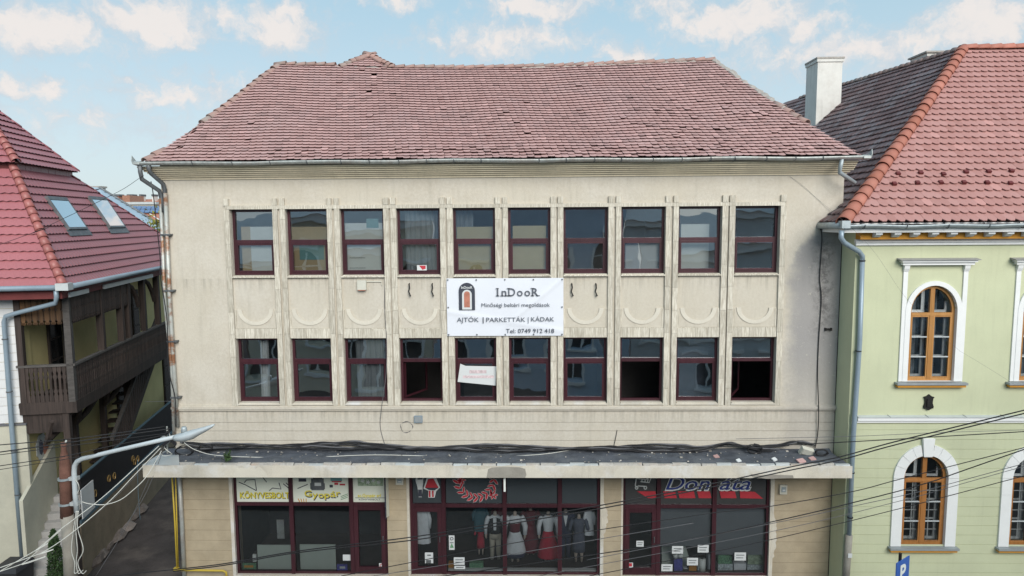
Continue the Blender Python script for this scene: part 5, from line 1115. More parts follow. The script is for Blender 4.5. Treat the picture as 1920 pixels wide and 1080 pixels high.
for y, x in ((489, 1617), (658, 1609.5), (886, 1597), (970, 1594)):
    c_ = P(x, y, -.86); MB().tube([c_+Vector((0, 0, -.012)), c_+Vector((0, 0, .012))], .072, 12).build('pipe_clip', 'black', H)
a = P(1594, 1042, -.95); flat('pipe_notice', 'paper', 1590, 1038, 1598, 1046, -.955, 'small white label on the drainpipe boot of the green house', 'label', .006)
# chimneys
def chimney(name, x0, x1, y0, y1, z0, z1, par, cap=.06):
    c_ = MB().box(x0, x1, y0, y1, z0, z1-.24).build(name, 'chim', par)
    MB().box(x0-.04, x1+.04, y0-.04, y1+.04, z1-.24, z1-.12).build('chimney_collar', 'chim', c_); MB().box(x0-cap, x1+cap, y0-cap, y1+cap, z1-.12, z1-.05).build('chimney_cap', 'mortar', c_); return c_
cy = 11.4; q0 = P(1529, 240, cy); q1 = P(1575, 240, cy); ztop = P(1550, 107, cy).z; chimney('chimney', q0.x, q1.x, cy, cy+1.15, 10.5, ztop+.05, hroof)
q0, q1 = P(1739, 105, 12.5), P(1789, 105, 12.5); chimney('chimney', q0.x, q1.x, 12.5, 13.7, 14, P(1760, 96, 12.5).z+.05, hroof, .12)
# parking sign in front of the green house
sx = P(1687, 1060, -3.0); pk_ = thing('parking_sign', (sx.x, -3.0, GZ+.12), 'blue parking sign with a white P turned sideways on its post before the green house', 'sign')
MB().tube([(sx.x, -3.0, GZ+.12), (sx.x, -3.0, P(1687, 1037, -3).z)], .035, 8).build('post', 'blackm', pk_)
def sp(u, v): return Vector((sx.x+.02, -3.06, 0))+Vector((.8, .6, 0)).normalized()*u+Vector((0, 0, v))
zt = P(1689, 1046, -3.0).z; n_ = Vector((.6, -.8, 0)).normalized()
MB().prism([sp(-.30, zt-1.0), sp(.30, zt-1.0), sp(.30, zt), sp(-.30, zt)], -n_*-.02).build('plate', 'signblue', pk_)
mb = MB(); textmesh(mb, 'P', 0, .26, 0, .36, 0, bold=.03); vs = [sp(p[0]-.13, zt-.47+p[2])+n_*(.024+(.0 if p[1] > -.002 else .004)) for p in mb.v]; mp_ = MB(); mp_.v = [tuple(p) for p in vs]; mp_.f = mb.f; mp_.build('lettering', 'board', pk_)

# ------------------------------------------------------------------ corner house on the left
LU = Vector((-sin(radians(11.5)), cos(radians(11.5)), 0)); LW = Vector((-LU.y, LU.x, 0)); LO = Vector((-11.89, -.6, 0))
def L(a, b, z): return LO+LU*a+LW*b+Vector((0, 0, z))
def lbox(mb, a0, a1, b0, b1, z0, z1): return mb.hexa([L(a0, b0, z0), L(a1, b0, z0), L(a1, b1, z0), L(a0, b1, z0)], [L(a0, b0, z1), L(a1, b0, z1), L(a1, b1, z1), L(a0, b1, z1)])
def lb(name, mat, par, *a, **k): return lbox(MB(), *a).build(name, mat, par, **k)
def aOn(px, py, b): p = PP(px, py, L(0, b, 0), LW); d = p-LO; return d.dot(LU), p.z      # where a pixel meets the plane b
K_ = thing('corner_house', tuple(L(3, 3, GZ)), 'red mansard roofed house with two roof windows, left of the alley', 'house')
EZL = 8.02; r_, h_ = 1.74, 3.06; TOPL = 3.55
lb('front_wall', 'yellow', K_, .70, 1.1, 1.55, 9, 4.3, 7.9); lb('side_wall', 'yellow', K_, .62, 14, 1.5, 1.9, GZ, 7.9)
lb('front_base', 'cream', K_, .56, .69, 1.38, 9, GZ, 4.26); lb('base_ledge', 'greycable', K_, .52, .62, 1.36, 9, 4.262, 4.30)
z = 4.31
while z < 7.75:
    lb('quoin', 'quoin', K_, .60+rnd.uniform(-.004, .004), .699, 1.46 if True else 0, 2.16, z+.006, z+.236-.004); z += .236
MB(); lb('quoin_cap', 'quoin', K_, .54, .70, 1.40, 2.25, z+.0, z+.13)
lb('corner_return', 'yellow', K_, .705, 1.2, 1.42, 1.549, 4.3, 7.9)
# roof sheets with stepped, waved metal tiles
def sheet(name, f, length, rows, lo_, hi_, par, pitch=.19, mat='metaltile'):
    """f(p,t,dz): point at distance p along the eave and t up the slope, dz off the slope; one object per sheet strip of the roof"""
    mb = MB(); 
    for r in range(rows):
        t0, t1 = r/rows, (r+1)/rows
        pa0, pb0, pa1, pb1 = lo_(t0), hi_(t0), lo_(t1), hi_(t1); n = int(max(2, (pb0-pa0)/pitch*6)); vs = []; fs = []
        for i in range(n+1):
            q0 = pa0+(pb0-pa0)*i/n; q1 = pa1+(pb1-pa1)*i/n
            w0 = .014*abs(sin(pi*q0/pitch))**.7; w1 = .014*abs(sin(pi*q1/pitch))**.7
            vs += [f(q0, t0-.016+.006*sin(pi*q0/pitch)**2, .048+w0), f(q1, t1, .002+w1*.6)]
        for i in range(n): k = 2*i; fs += [(k, k+2, k+3, k+1)]
        mb.add(vs, fs)
    return mb.build(name, mat, par, False)
nS = (LU.cross(LW*r_+Vector((0, 0, h_)))).normalized(); nS = nS if nS.z > 0 else -nS
nF = (LW.cross(LU*r_+Vector((0, 0, h_)))).normalized(); nF = nF if nF.z > 0 else -nF
EL = 12.6
side = lambda p, t, d: L(p, r_*t, EZL+h_*t)+nS*d
front = lambda p, t, d: L(r_*t, p, EZL+h_*t)+nF*d
rf = MB().add([L(0, 0, EZL-.03), L(EL, 0, EZL-.03), L(r_+TOPL, r_, EZL+h_-.03), L(r_, r_, EZL+h_-.03), L(0, 9, EZL-.03), L(r_, 9, EZL+h_-.03), L(EL, 9, EZL-.03), L(r_+TOPL, 9, EZL+h_-.03)], [(0, 1, 2, 3), (4, 0, 3, 5), (1, 6, 7, 2), (0, 4, 6, 1), (3, 2, 7, 5), (4, 5, 7, 6)]).build('roof', 'under', K_)
sheet('metal_tile_sheet', side, 0, 14, lambda t: r_*t, lambda t: EL+(r_+TOPL-EL)*t, rf)
sheet('metal_tile_sheet', front, 0, 14, lambda t: r_*t, lambda t: 9, rf)
capl = cap_mb(.125, .095, .36, .012, 10).mesh('hip_cap', 'metalcap', True)
run_caps(rf, [L(r_*t, r_*t, EZL+h_*t-.02) for t in (0, .25, .5, .75, 1)], capl, .255, 'hip_cap', .005, .05)
capl2 = cap_mb(.07, .06, .36, .012, 8).mesh('hip_cap', 'metaltile', True)
run_caps(rf, [L(EL+(r_+TOPL-EL)*t, r_*t, EZL+h_*t-.01) for t in (0, .25, .5, .75, 1)], capl2, .34, 'hip_cap', .0, .02)
# band and upper pyramid
z1 = EZL+h_; mb = MB(); lbox(mb, r_+.02, r_+TOPL-.02, r_+.02, r_+TOPL+3, z1-.04, z1+.17); mb.build('roof_band', 'metaldark', rf)
c0, c1 = r_-.12, r_+TOPL+.12; z2 = z1+.17; am = (c0+c1)/2; hp = 2.15
for k in range(24):
    for side_ in (0, 1):
        a = r_+.01+k*(TOPL-.02)/24
        if side_ == 0: lb('band_tile', 'metaltile', rf, a+.004, a+(TOPL-.02)/24-.004, r_-.004+rnd.uniform(-.004, .002), r_+.02, z1+.0, z1+.16)
pyrS = lambda p, t, d: L(p, c0+(am-c0)*t, z2+hp*t)+nS*d
pyrF = lambda p, t, d: L(c0+(am-c0)*t, p, z2+hp*t)+nF*d
MB().add([L(c0, c0, z2-.02), L(c1, c0, z2-.02), L(c1, c1, z2-.02), L(c0, c1, z2-.02), L(am, am, z2+hp-.03)], [(0, 1, 4), (1, 2, 4), (2, 3, 4), (3, 0, 4), (3, 2, 1, 0)]).build('upper_roof', 'under', rf)
sheet('metal_tile_sheet', pyrS, 0, 11, lambda t: c0+(am-c0)*t, lambda t: c1+(am-c1)*t, rf)
sheet('metal_tile_sheet', pyrF, 0, 11, lambda t: c0+(am-c0)*t, lambda t: c1+(am-c1)*t, rf)
run_caps(rf, [L(c0, c0, z2), L(am, am, z2+hp)], capl, .255, 'hip_cap', .005, .05)
run_caps(rf, [L(c1, c0, z2), L(am, am, z2+hp)], capl2, .33, 'hip_cap', .0, .02)
# roof windows
for k, q in enumerate((((77, 372), (118, 372), (161, 432), (128, 433)), ((158, 371), (194, 372), (231, 428), (205, 430)))):
    pl4 = [PP(x, y, L(0, 0, EZL), nS) for x, y in q]          # top-left, top-right, bottom-right, bottom-left
    ca = sum((p-LO).dot(LU) for p in (pl4[0], pl4[3]))/2; cb2 = sum((p-LO).dot(LU) for p in (pl4[1], pl4[2]))/2
    t0 = ((pl4[2].z+pl4[3].z)/2-EZL)/h_; t1 = ((pl4[0].z+pl4[1].z)/2-EZL)/h_
    def rp(p, t, d): return side(p, t, d)
    def rb(mb, p0, p1, ta, tb, d0, d1): return mb.hexa([rp(p0, ta, d0), rp(p1, ta, d0), rp(p1, tb, d0), rp(p0, tb, d0)], [rp(p0, ta, d1), rp(p1, ta, d1), rp(p1, tb, d1), rp(p0, tb, d1)])
    e = .05; te = .02; mb = MB(); rb(mb, ca, ca+e, t0, t1, 0, .12); rb(mb, cb2-e, cb2, t0, t1, 0, .10); rb(mb, ca+e, cb2-e, t0, t0+te, 0, .10); rb(mb, ca+e, cb2-e, t1-te*1.6, t1, 0, .11)
    rw = mb.build('roof_window', 'zincdark', rf)
    mb = MB(); rb(mb, ca+e, cb2-e, t0+te, t1-te*1.6, .075, .095); mb.build('pane', 'skyglass', rw)
    mb = MB(); rb(mb, ca+e, cb2-e, t0+te, t1-te*1.6, .06, .07); mb.build('blind', 'board', rw)
    mb = MB(); rb(mb, ca-.1, cb2+.12, t0-.055, t0, .045, .06); mb.build('apron', 'zincdark', rw)
# gutters, fascia, flashing boards
MB().tube([L(-.09, 9, EZL-.06), L(-.09, 0, EZL-.06)], .07, 10).build('gutter', 'zincb', K_, True); MB().tube([L(0, -.09, EZL-.06), L(EL, -.09, EZL-.06)], .07, 10).build('gutter', 'zincb', K_, True)
MB().obox(L(-.05, -.05, EZL-.04), LU*.15, LW*.15, Vector((0, 0, .09))).build('gutter_corner', 'flash', K_)
lb('fascia', 'metaldark', K_, .06, .12, .06, 9, EZL-.36, EZL-.08); lb('fascia', 'metaldark', K_, .121, EL, .06, .12, EZL-.36, EZL-.08)
for (xa, xb, y_) in ((128, 163, 548), (193, 285, 538)):
    a0, _ = aOn(xa, y_, .05); a1, _ = aOn(xb, y_-8, .05); lb('flashing_board', 'flash', K_, a0, a1, .0, .059, EZL-.36, EZL-.24)
MB().tube([L(-.02, .16, 7.93), L(-.02, .16, 7.72), L(.05, .22, 7.55), L(.35, 1.3, 7.28), L(.42, 1.58, 7.2), L(.44, 1.64, 7.05), L(.44, 1.66, 4.3), L(.44, 1.66, .6)], .06, 10).build('downpipe', 'zincb', K_, True)
for zc in (6.6, 5.2, 3.6, 2.4): MB().tube([L(.44, 1.65, zc-.015), L(.44, 1.65, zc+.015)], .075, 10).build('pipe_clip', 'zincdark', K_)
# gallery
GA, GB = .53, .11; ZR, ZF = 5.86, 4.83
GL = thing('wooden_gallery', tuple(L(1, .6, 4.0)), 'dark carved wooden gallery wrapped round the corner of the house by the alley', 'gallery')
lb('floor', 'darkwood', GL, GA, 12, GB, 1.5, ZF-.12, ZF); 
lb('handrail', 'greywood', GL, GA-.03, 12, GB-.04, GB+.08, ZR-.06, ZR); lb('handrail', 'greywood', GL, GA-.03, GA+.08, GB+.081, 1.48, ZR-.06, ZR)
lb('fascia_beam', 'darkwood', GL, GA-.02, 12, GB-.02, GB+.06, ZF-.30, ZF+.02); lb('fascia_beam', 'darkwood', GL, GA-.02, GA+.06, GB+.061, 1.48, ZF-.30, ZF+.02)
lb('corner_bracket_box', 'darkwood', GL, GA+.06, GA+.5, .5, 1.45, 4.0, ZF-.301)
def board_row(a0, a1, b0, b1, z0, z1, n, name, mat, slots):
    for k in range(n):
        f0, f1 = (k+.06)/n, (k+.94)/n; A0, B0, A1, B1 = a0+(a1-a0)*f0, b0+(b1-b0)*f0, a0+(a1-a0)*f1, b0+(b1-b0)*f1
        pts = []; H_ = z1-z0
        edge = [(0, 0), (.0, .16), (.16, .22), (.0, .30), (.22, .36), (.22, .62), (.0, .70), (.2, .80), (.0, .88), (0, 1)] if slots else [(0, .08), (.12, 0), (.2, .1), (0, .2), (0, .45), (.2, .52), (0, .6), (0, 1)]
        for e, v in edge: pts.append((e, v))
        for e, v in edge[::-1]: pts.append((1-e, v))
        def w3(e, v): return L(A0+(A1-A0)*e, B0+(B1-B0)*e, z0+H_*v)
        dd = (LW if a1 != a0 else LU)*.025
        MB().prism([w3(e, v) for e, v in pts], dd).build(name, mat, GL)
board_row(GA, GA, GB+.08, 1.42, ZF+.02, ZR-.06, 11, 'baluster_board', 'darkwood', True)
board_row(GA+.10, 9.0, GB, GB, ZF+.02, ZR-.06, 66, 'baluster_board', 'darkwood', True)
av, _ = aOn(246, 560, GB)
board_row(GA, GA, GB+.05, 1.45, 6.93, 7.68, 9, 'valance_board', 'rustwood', False); board_row(GA+.05, av, GB, GB, 6.93, 7.68, 34, 'valance_board', 'darkwood', False)
lb('valance_backing', 'darkwood', GL, GA+.04, av, GB+.03, GB+.06, 7.03, 7.69); lb('valance_backing', 'darkwood', GL, GA+.03, GA+.06, GB+.061, 1.45, 7.03, 7.69)
def post(a, b, z0, z1, s=.075, mat='darkwood'): lb('post', mat, GL, a-s, a+s, b-s, b+s, z0, z1)
post(GA+.05, GB+.08, ZF, 7.66, .08, 'greywood'); post(GA+.05, 1.36, ZF, 7.66)
for px in (189, 227, 240, 270, 297): a, _ = aOn(px, 600, GB+.06); post(a, GB+.07, ZR, 7.66, .09)
a2, _ = aOn(250, 560, GB+.06)
for px in (258, 288):
    a, _ = aOn(px, 545, GB+.06); MB().tube([L(a-.9, GB+.07, 7.6), L(a-.5, GB+.07, 7.45), L(a-.15, GB+.07, 7.1), L(a, GB+.07, 6.75)], [.06, .08, .08, .06], 6).build('curved_brace', 'darkwood', GL)
for px in (128, 195, 245, 287): a, _ = aOn(px, 760, GB+.06); a = max(a, GA+.1); post(a, .4 if px == 128 else 1.0, GZ, ZF-.121, .08); MB().tube([L(a+.05, .95, 3.7), L(a+.35, .8, 3.95), L(a+.55, .6, 4.3), L(a+.6, GB+.2, ZF-.15)], [.05, .09, .08, .06], 6).build('curved_brace', 'darkwood', GL); MB().tube([L(a-.05, .95, 3.7), L(a-.2, .8, 3.95), L(a-.4, .6, 4.4)], [.05, .08, .06], 6).build('curved_brace', 'darkwood', GL)
# doors and windows on the side wall
def swin(px0, px1, z0, z1, name='door', nb=3):
    a0, _ = aOn(px0, 650, 1.5); a1, _ = aOn(px1, 650, 1.5); d = lb(name, 'darkwood', K_, a0, a1, 1.44, 1.499, z0, z1)
    for k in range(nb): zz = z0+.2+(z1-z0-.25)*k/nb; lb('pane', 'darkglass', d, a0+.08, a1-.08, 1.43, 1.439, zz, zz+(z1-z0-.25)/nb-.06)
swin(89, 114, ZF, 6.95); swin(250, 262, ZF, 7.0); lb('door_leaf', 'greywood', K_, *(aOn(116, 650, 1.4)[0], aOn(126, 650, 1.4)[0]), 1.30, 1.36, ZF, 6.95)
swin(212, 232, 1.5, 4.3); swin(302, 315, 1.5, 4.3); swin(118, 130, 1.0, 3.6)
# stair up to the gallery with leaning boards
b_s = .62
lo0, hi0 = aOn(212, 835, b_s), aOn(300, 700, b_s)
SA0, SA1, SZ0, SZ1 = lo0[0], hi0[0], 1.6, 4.8
MB().hexa([L(SA0, b_s, SZ0-.25), L(SA1, b_s, SZ1-.25), L(SA1, b_s+.06, SZ1-.25), L(SA0, b_s+.06, SZ0-.25)], [L(SA0, b_s, SZ0+.05), L(SA1, b_s, SZ1+.05), L(SA1, b_s+.06, SZ1+.05), L(SA0, b_s+.06, SZ0+.05)]).build('stair_stringer', 'darkwood', GL)
MB().hexa([L(SA0, b_s-.03, SZ0+1.02), L(SA1, b_s-.03, SZ1+1.02), L(SA1, b_s+.08, SZ1+1.02), L(SA0, b_s+.08, SZ0+1.02)], [L(SA0, b_s-.03, SZ0+1.12), L(SA1, b_s-.03, SZ1+1.12), L(SA1, b_s+.08, SZ1+1.12), L(SA0, b_s+.08, SZ0+1.12)]).build('stair_rail', 'greywood', GL)
nb = 26
for k in range(nb):
    f0, f1 = k/nb+.004, (k+1)/nb-.008; za, zb = SZ0+(SZ1-SZ0)*f0, SZ0+(SZ1-SZ0)*f1; A, Bb = SA0+(SA1-SA0)*f0, SA0+(SA1-SA0)*f1
    MB().hexa([L(A, b_s+.01, za+.05), L(Bb, b_s+.01, zb+.05), L(Bb, b_s+.035, zb+.05), L(A, b_s+.035, za+.05)], [L(A, b_s+.01, za+1.02), L(Bb, b_s+.01, zb+1.02), L(Bb, b_s+.035, zb+1.02), L(A, b_s+.035, za+1.02)]).build('stair_board', 'darkwood', GL)
for k in range(14): f0 = k/14; lb('stair_tread', 'darkwood', GL, SA0+(SA1-SA0)*f0, SA0+(SA1-SA0)*(f0+1/14+.02), b_s+.06, 1.49, SZ0+(SZ1-SZ0)*f0, SZ0+(SZ1-SZ0)*f0+.05)
# low wall with dark hoarding along the alley, white board on it
zt0 = aOn(137, 997, .56); zt1 = aOn(275, 906, .56); za, zb = .75, .75
LWl = thing('alley_wall', tuple(L(6, .6, GZ)), 'low brown wall with a dark hoarding and gold ornaments along the left of the alley', 'wall')
lb('base', 'lowwall', LWl, 1.35, 13, .56, .76, GZ-.1, zt0[1]); lb('blue_strip', 'bluestrip', LWl, 1.35, 13, .54, .6, zt0[1]+.001, zt0[1]+.09)
lb('hoarding', 'hoard', LWl, 1.6, 13, .60, .64, zt0[1]+.091, zt0[1]+1.25); lb('top_rail', 'bluestrip', LWl, 1.6, 13, .58, .66, zt0[1]+1.251, zt0[1]+1.29)
for (px, py) in ((178, 925), (214, 892), (204, 897), (258, 860), (252, 866), (249, 860)):
    a, z_ = aOn(px, py, .595); MB().tube([L(a+.10*cos(q*.75), .592, z_+.10*sin(q*.75)*(1+.4*(q > 6))) for q in range(10)], .018, 5).build('gold_scroll', 'gold', LWl)
a0, z_0 = aOn(154, 985, .57); a1, _ = aOn(177, 970, .57); lb('white_board', 'quoin', LWl, a0, a1, .53, .559, zt0[1]+.1, zt0[1]+.95)
for k, (px, py) in enumerate(((176, 1050), (190, 1032), (205, 1013), (222, 996), (240, 975), (253, 962), (170, 1058))):
    p = PZ(px, py, GZ); q = random.Random(k+3); n = 9
    sk = q.uniform(1.3, 1.8); rings = [(p.z-.06, .20, .16, p.x, p.y), (p.z+.08, .27*q.uniform(.8, 1.3), .22, p.x+q.uniform(-.05, .05), p.y), (p.z+.2*q.uniform(.8, 1.3), .2, .16, p.x, p.y+.03), (p.z+.28*q.uniform(.8, 1.2), .07, .06, p.x, p.y)]
    rings = [(a_, b_*sk*.9, c2_*sk*1.7, d_, e_) for a_, b_, c2_, d_, e_ in rings]
    MB().loft(rings, 9).build('kerb_boulder', 'stone', None, label=['reddish boulder second from the street at the foot of the alley wall', 'third boulder from the street along the alley wall', 'fourth boulder from the street along the alley wall', 'long pale boulder midway along the alley wall', 'sixth boulder from the street along the alley wall', 'farthest boulder along the alley wall', 'nearest boulder to the street at the foot of the alley wall'][k], category='boulder', group='boulders along the alley wall')
# entrance steps with cheek wall, bin, shrub
stp = thing('entrance_steps', tuple(L(.3, .95, GZ)), 'grey concrete entrance steps rising beside the corner house behind the pole', 'steps')
s0 = PZ(85, 1082, GZ+.1)
for k in range(10):
    a = -.12+k*.2; lb('step', 'step', stp, a, a+.24, .60, 1.365, GZ if k == 0 else .05+.17*k, .27+.17*k)
MB().prism([L(.1, 1.37, GZ), L(.1, 1.37, 2.35), L(2.0, 1.37, 3.3), L(2.0, 1.37, GZ)], LW*.09).build('cheek_wall', 'cream', stp)
bp = P(24, 1062, -1.2); bn = thing('waste_bin', (bp.x, -1.2, GZ+.12), 'dark wheeled waste bin at the lower left corner before the corner house', 'bin')
MB().hexa([(bp.x-.26, -1.45, GZ+.16), (bp.x+.26, -1.45, GZ+.16), (bp.x+.26, -.95, GZ+.16), (bp.x-.26, -.95, GZ+.16)], [(bp.x-.33, -1.52, bp.z-.02), (bp.x+.33, -1.52, bp.z-.02), (bp.x+.33, -.9, bp.z-.02), (bp.x-.33, -.9, bp.z-.02)]).build('body', 'bin', bn)
MB().hexa([(bp.x-.36, -1.56, bp.z-.018), (bp.x+.36, -1.56, bp.z-.018), (bp.x+.36, -.85, bp.z-.018), (bp.x-.36, -.85, bp.z-.018)], [(bp.x-.3, -1.48, bp.z+.08), (bp.x+.3, -1.48, bp.z+.08), (bp.x+.3, -.88, bp.z+.1), (bp.x-.3, -.88, bp.z+.1)]).build('lid', 'bin', bn)
MB().tube([(bp.x-.3, -.83, bp.z), (bp.x+.3, -.83, bp.z)], .025, 6).build('handle', 'bin', bn)
def leaves(mb, pts, size, q):
    for p in pts:
        d = Vector((q.gauss(0, 1), q.gauss(0, 1), q.gauss(0, 1))).normalized(); e = d.cross(Vector((q.gauss(0, 1), q.gauss(0, 1), q.gauss(0, 1)))).normalized(); s = size*q.uniform(.6, 1.4)
        mb.add([p-d*s, p+e*s*.4, p+d*s, p-e*s*.4], [(0, 1, 2, 3)])
cp = P(106, 1080, -1.0); sh_ = thing('conifer_shrub', (cp.x, -1.0, GZ+.12), 'slim dark green conifer shrub beside the steps behind the pole', 'shrub')
q = random.Random(5); zt_ = P(106, 993, -1.0).z; pts = []
for k in range(2600):
    f = q.random()**.8; rr = (.27*(1-f)**.6+.02)*sqrt(q.random())*1.05; an = q.uniform(0, 2*pi); pts.append(Vector((cp.x+rr*cos(an), -1.0+rr*sin(an), GZ+.12+(zt_-GZ-.12)*f)))
mb = MB(); leaves(mb, pts, .045, q); mb.build('foliage', 'leaf', sh_); MB().tube([(cp.x, -1, GZ+.1), (cp.x, -1, zt_-.3)], [.05, .01], 6).build('trunk', 'bark', sh_)
# coat of arms painted on the wall
a, z_ = aOn(80, 838, 1.46); em = thing('wall_emblem', tuple(L(a, 1.47, z_)), 'faded painted emblem on the yellow wall under the gallery', 'emblem')
MB().prism([L(a+.3*cos(k*pi/8)*(1+.12*(k % 2)), 1.47, z_+.36*sin(k*pi/8)*(1+.12*(k % 2))) for k in range(16)], LW*.02).build('field', 'flash', em); MB().prism([L(a+.16+.14*cos(k*pi/4), 1.455, z_-.08+.2*sin(k*pi/4)) for k in range(8)], LW*.012).build('red_ribbon', 'doorred', em); MB().prism([L(a-.08+.12*cos(k*pi/4), 1.455, z_+.02+.22*sin(k*pi/4)) for k in range(8)], LW*.012).build('grey_figure', 'slate', em)

# ------------------------------------------------------------------ pole and street lamp
PYY = -1.9; pp = thing('utility_pole', (P(127, 1000, PYY).x, PYY, GZ+.12), 'short concrete pole with a rust red painted top and bottle shaped tip, lower left', 'pole')
def pz(x, y): return P(x, y, PYY)
xs_ = pz(128, 968).x
def col(name, mat, pts): 
    rr = [(pz(x, y).z, w_*14.9/FPX*.5+.0, w_*14.9/FPX*.5, pz(x, y).x, PYY) for x, y, w_ in pts]; MB().loft(rr[::-1], 16).build(name, mat, pp, True)
col('shaft', 'concrete', [(126, 966, 24), (130, 1030, 25), (134, 1100, 27)]); col('painted_top', 'ruststain', [(119, 829, 11), (119.5, 842, 10), (120.5, 858, 17), (122, 874, 21.5), (125, 969, 24)])
MB().tube([pz(123, 829), pz(124.5, 826)], .02, 5).build('bolt', 'board', pp)
for y in (897, 944):
    c_ = pz(122+(y-897)*.035, y); MB().tube([c_+Vector((0, 0, -.025)), c_+Vector((0, 0, .025))], .158, 14).build('clamp_band', 'zinc', pp); MB().box(c_.x+.12, c_.x+.33, PYY-.06, PYY+.06, c_.z-.04, c_.z+.05).build('clamp_plate', 'flash', pp)
LY = PYY-.02; la = thing('street_lamp', (P(141, 958, LY).x, LY, P(141, 958, LY).z), 'pale grey street lamp on a bent arm clamped to the concrete pole', 'street lamp')
def lp(x, y, d=0.): return P(x, y, LY-d)
MB().tube([lp(144, 960), lp(141, 925), lp(139, 885), lp(140, 873, .0), lp(145, 865, .02), lp(155, 860, .05), lp(200, 849, .2), lp(260, 835, .4), lp(333, 818, .6)], [.058, .058, .058, .058, .058, .055, .052, .05, .048], 12).build('arm', 'lamp', la, True)
hd = MB(); pts = [(328, 820, 5.0), (334, 819, 7.5), (345, 817.5, 9.0), (360, 813, 9), (370, 809, 7), (385, 803.5, 5), (397, 798.5, 3.2), (402, 796, 1.2)]
vs = []; fs = []; n = 14
for x, y, r in pts:
    c_ = lp(x, y, .6+(x-328)*.004); k = (c_-CAM).length/FPX
    for i in range(n): an = 2*pi*i/n; vs.append(c_+Vector((-.28*cos(an)*r*k, 1.5*r*k*sin(an), cos(an)*r*k*(1.0 if cos(an) < 0 else .62))))
for i in range(len(pts)-1):
    for j in range(n): fs.append((i*n+j, i*n+(j+1) % n, (i+1)*n+(j+1) % n, (i+1)*n+j))
fs += [tuple(range(n))[::-1], tuple(range((len(pts)-1)*n, len(pts)*n))]
head = hd.add(vs, fs).build('lamp_head', 'lamp', la, True)
c_ = lp(345, 804, .65); MB().loft([(c_.z-.09, .065, .065, c_.x, c_.y), (c_.z+.01, .065, .065, c_.x, c_.y), (c_.z+.05, .05, .05, c_.x, c_.y)], 12).build('photocell', 'zinc', la, True)

# ------------------------------------------------------------------ cables
def cab(pp_, r, mat, label, group=None): 
    q_ = [P(x, y, Y) for x, y, Y in pp_]
    if pp_[-1][0] >= 1920: q_.append(q_[-1]+(q_[-1]-q_[-2]).normalized()*14)
    if pp_[0][0] <= -10: q_.insert(0, q_[0]+(q_[0]-q_[1]).normalized()*14)
    if pp_[-1][0] <= -10: q_.append(q_[-1]+(q_[-1]-q_[-2]).normalized()*14)
    o = cable('overhead_cable', q_, r, mat, label, 'cable')
    if group: o['group'] = group
    return o
G1 = 'black cables slanting across the shopfronts and the green house'
A_ = [(325, 1068, -2.2), (420, 1057, -2.25), (560, 1033, -2.3), (780, 1006, -2.4), (940, 979, -2.5), (1140, 945, -2.6), (1340, 906, -2.75), (1480, 876, -2.9), (1577, 856, -3.1), (1683, 827, -3.4), (1925, 768, -4.2)]
cab(A_, .013, 'black', 'upper of two thick black cables slanting across the shops to the upper right', G1); cab([(x, y+6-3*(x < 600), Y) for x, y, Y in A_], .013, 'black', 'lower of two thick black cables slanting across the shops to the upper right', G1)
cab([(0, 1108, -2.2), (215, 1080, -2.2), (325, 1068, -2.2)], .011, 'black', 'black cable at the bottom left edge running into the thick pair')
cab([(1100, 845, -.25), (1296, 839, -.4), (1440, 835, -.8), (1600, 828, -1.6), (1925, 809, -2.6)], .011, 'black', 'near level black cable leaving the canopy right end across the drainpipe')
cab([(1380, 823, -.3), (1600, 818, -1.2), (1760, 811, -1.5), (1925, 806, -2)], .006, 'greycable', 'thin level wire above the right end of the canopy')
cab([(640, 1080, -2.2), (942, 1022, -2.4), (1120, 994, -2.5), (1335, 962, -2.6), (1440, 950, -2.7), (1597, 922, -2.9), (1693, 897, -3.2), (1925, 838, -4)], .009, 'black', 'black cable crossing just under the arch springs of the lower green house window', G1)
cab([(700, 1080, -2.2), (942, 1042, -2.4), (1140, 1008, -2.5), (1300, 981, -2.6)], .007, 'greycable', 'thin wire crossing the dress shop below its middle', G1)
cab([(818, 1082, -2.3), (1140, 1036, -2.5), (1300, 1010, -2.6), (1480, 971, -2.8), (1597, 943, -3), (1740, 905, -3.3), (1925, 841, -4)], .011, 'black', 'black cable passing the middle of the lower green house windows', G1)
cab([(1100, 1050, -2.5), (1440, 983, -2.7), (1600, 949, -2.9), (1740, 918, -3.2), (1925, 868, -4)], .007, 'greycable', 'thin wire just below the cable at the middle of the green house lower windows', G1)
cab([(1000, 1082, -2.4), (1440, 998, -2.7), (1700, 936, -3.1), (1925, 873, -4)], .006, 'greycable', 'thin wire third from the bottom on the green house', G1)
cab([(1105, 1080, -2.5), (1300, 1042, -2.6), (1440, 1013, -2.7), (1593, 977, -2.9), (1740, 940, -3.2), (1925, 891, -4)], .008, 'black', 'lowest black cable crossing the green house lower window', G1)
cab([(1170, 822, -.3), (1560, 836, -.9), (1770, 822, -1.6), (1925, 755, -3.4)], .005, 'greycable', 'thin wire rising above the thick pair at the right edge') if False else None
cab([(1480, 330, -1.3), (1620, 450, -1.3), (1700, 560, -1.4), (1790, 650, -1.5), (1925, 735, -1.7)], .002, 'greycable', 'hair thin wire sloping down over the upper green house window')
G2 = 'dark cables at the left running to the canopy corner'
cab([(-10, 835, -2.4), (124, 824, -2.1), (309, 800, -1.2)], .012, 'black', 'topmost dark cable at the left behind the pole tip', G2); cab([(-10, 849, -2.4), (156, 826, -2.1), (319, 804, -1.2)], .014, 'black', 'thickest dark cable at the left just under the pole tip', G2)
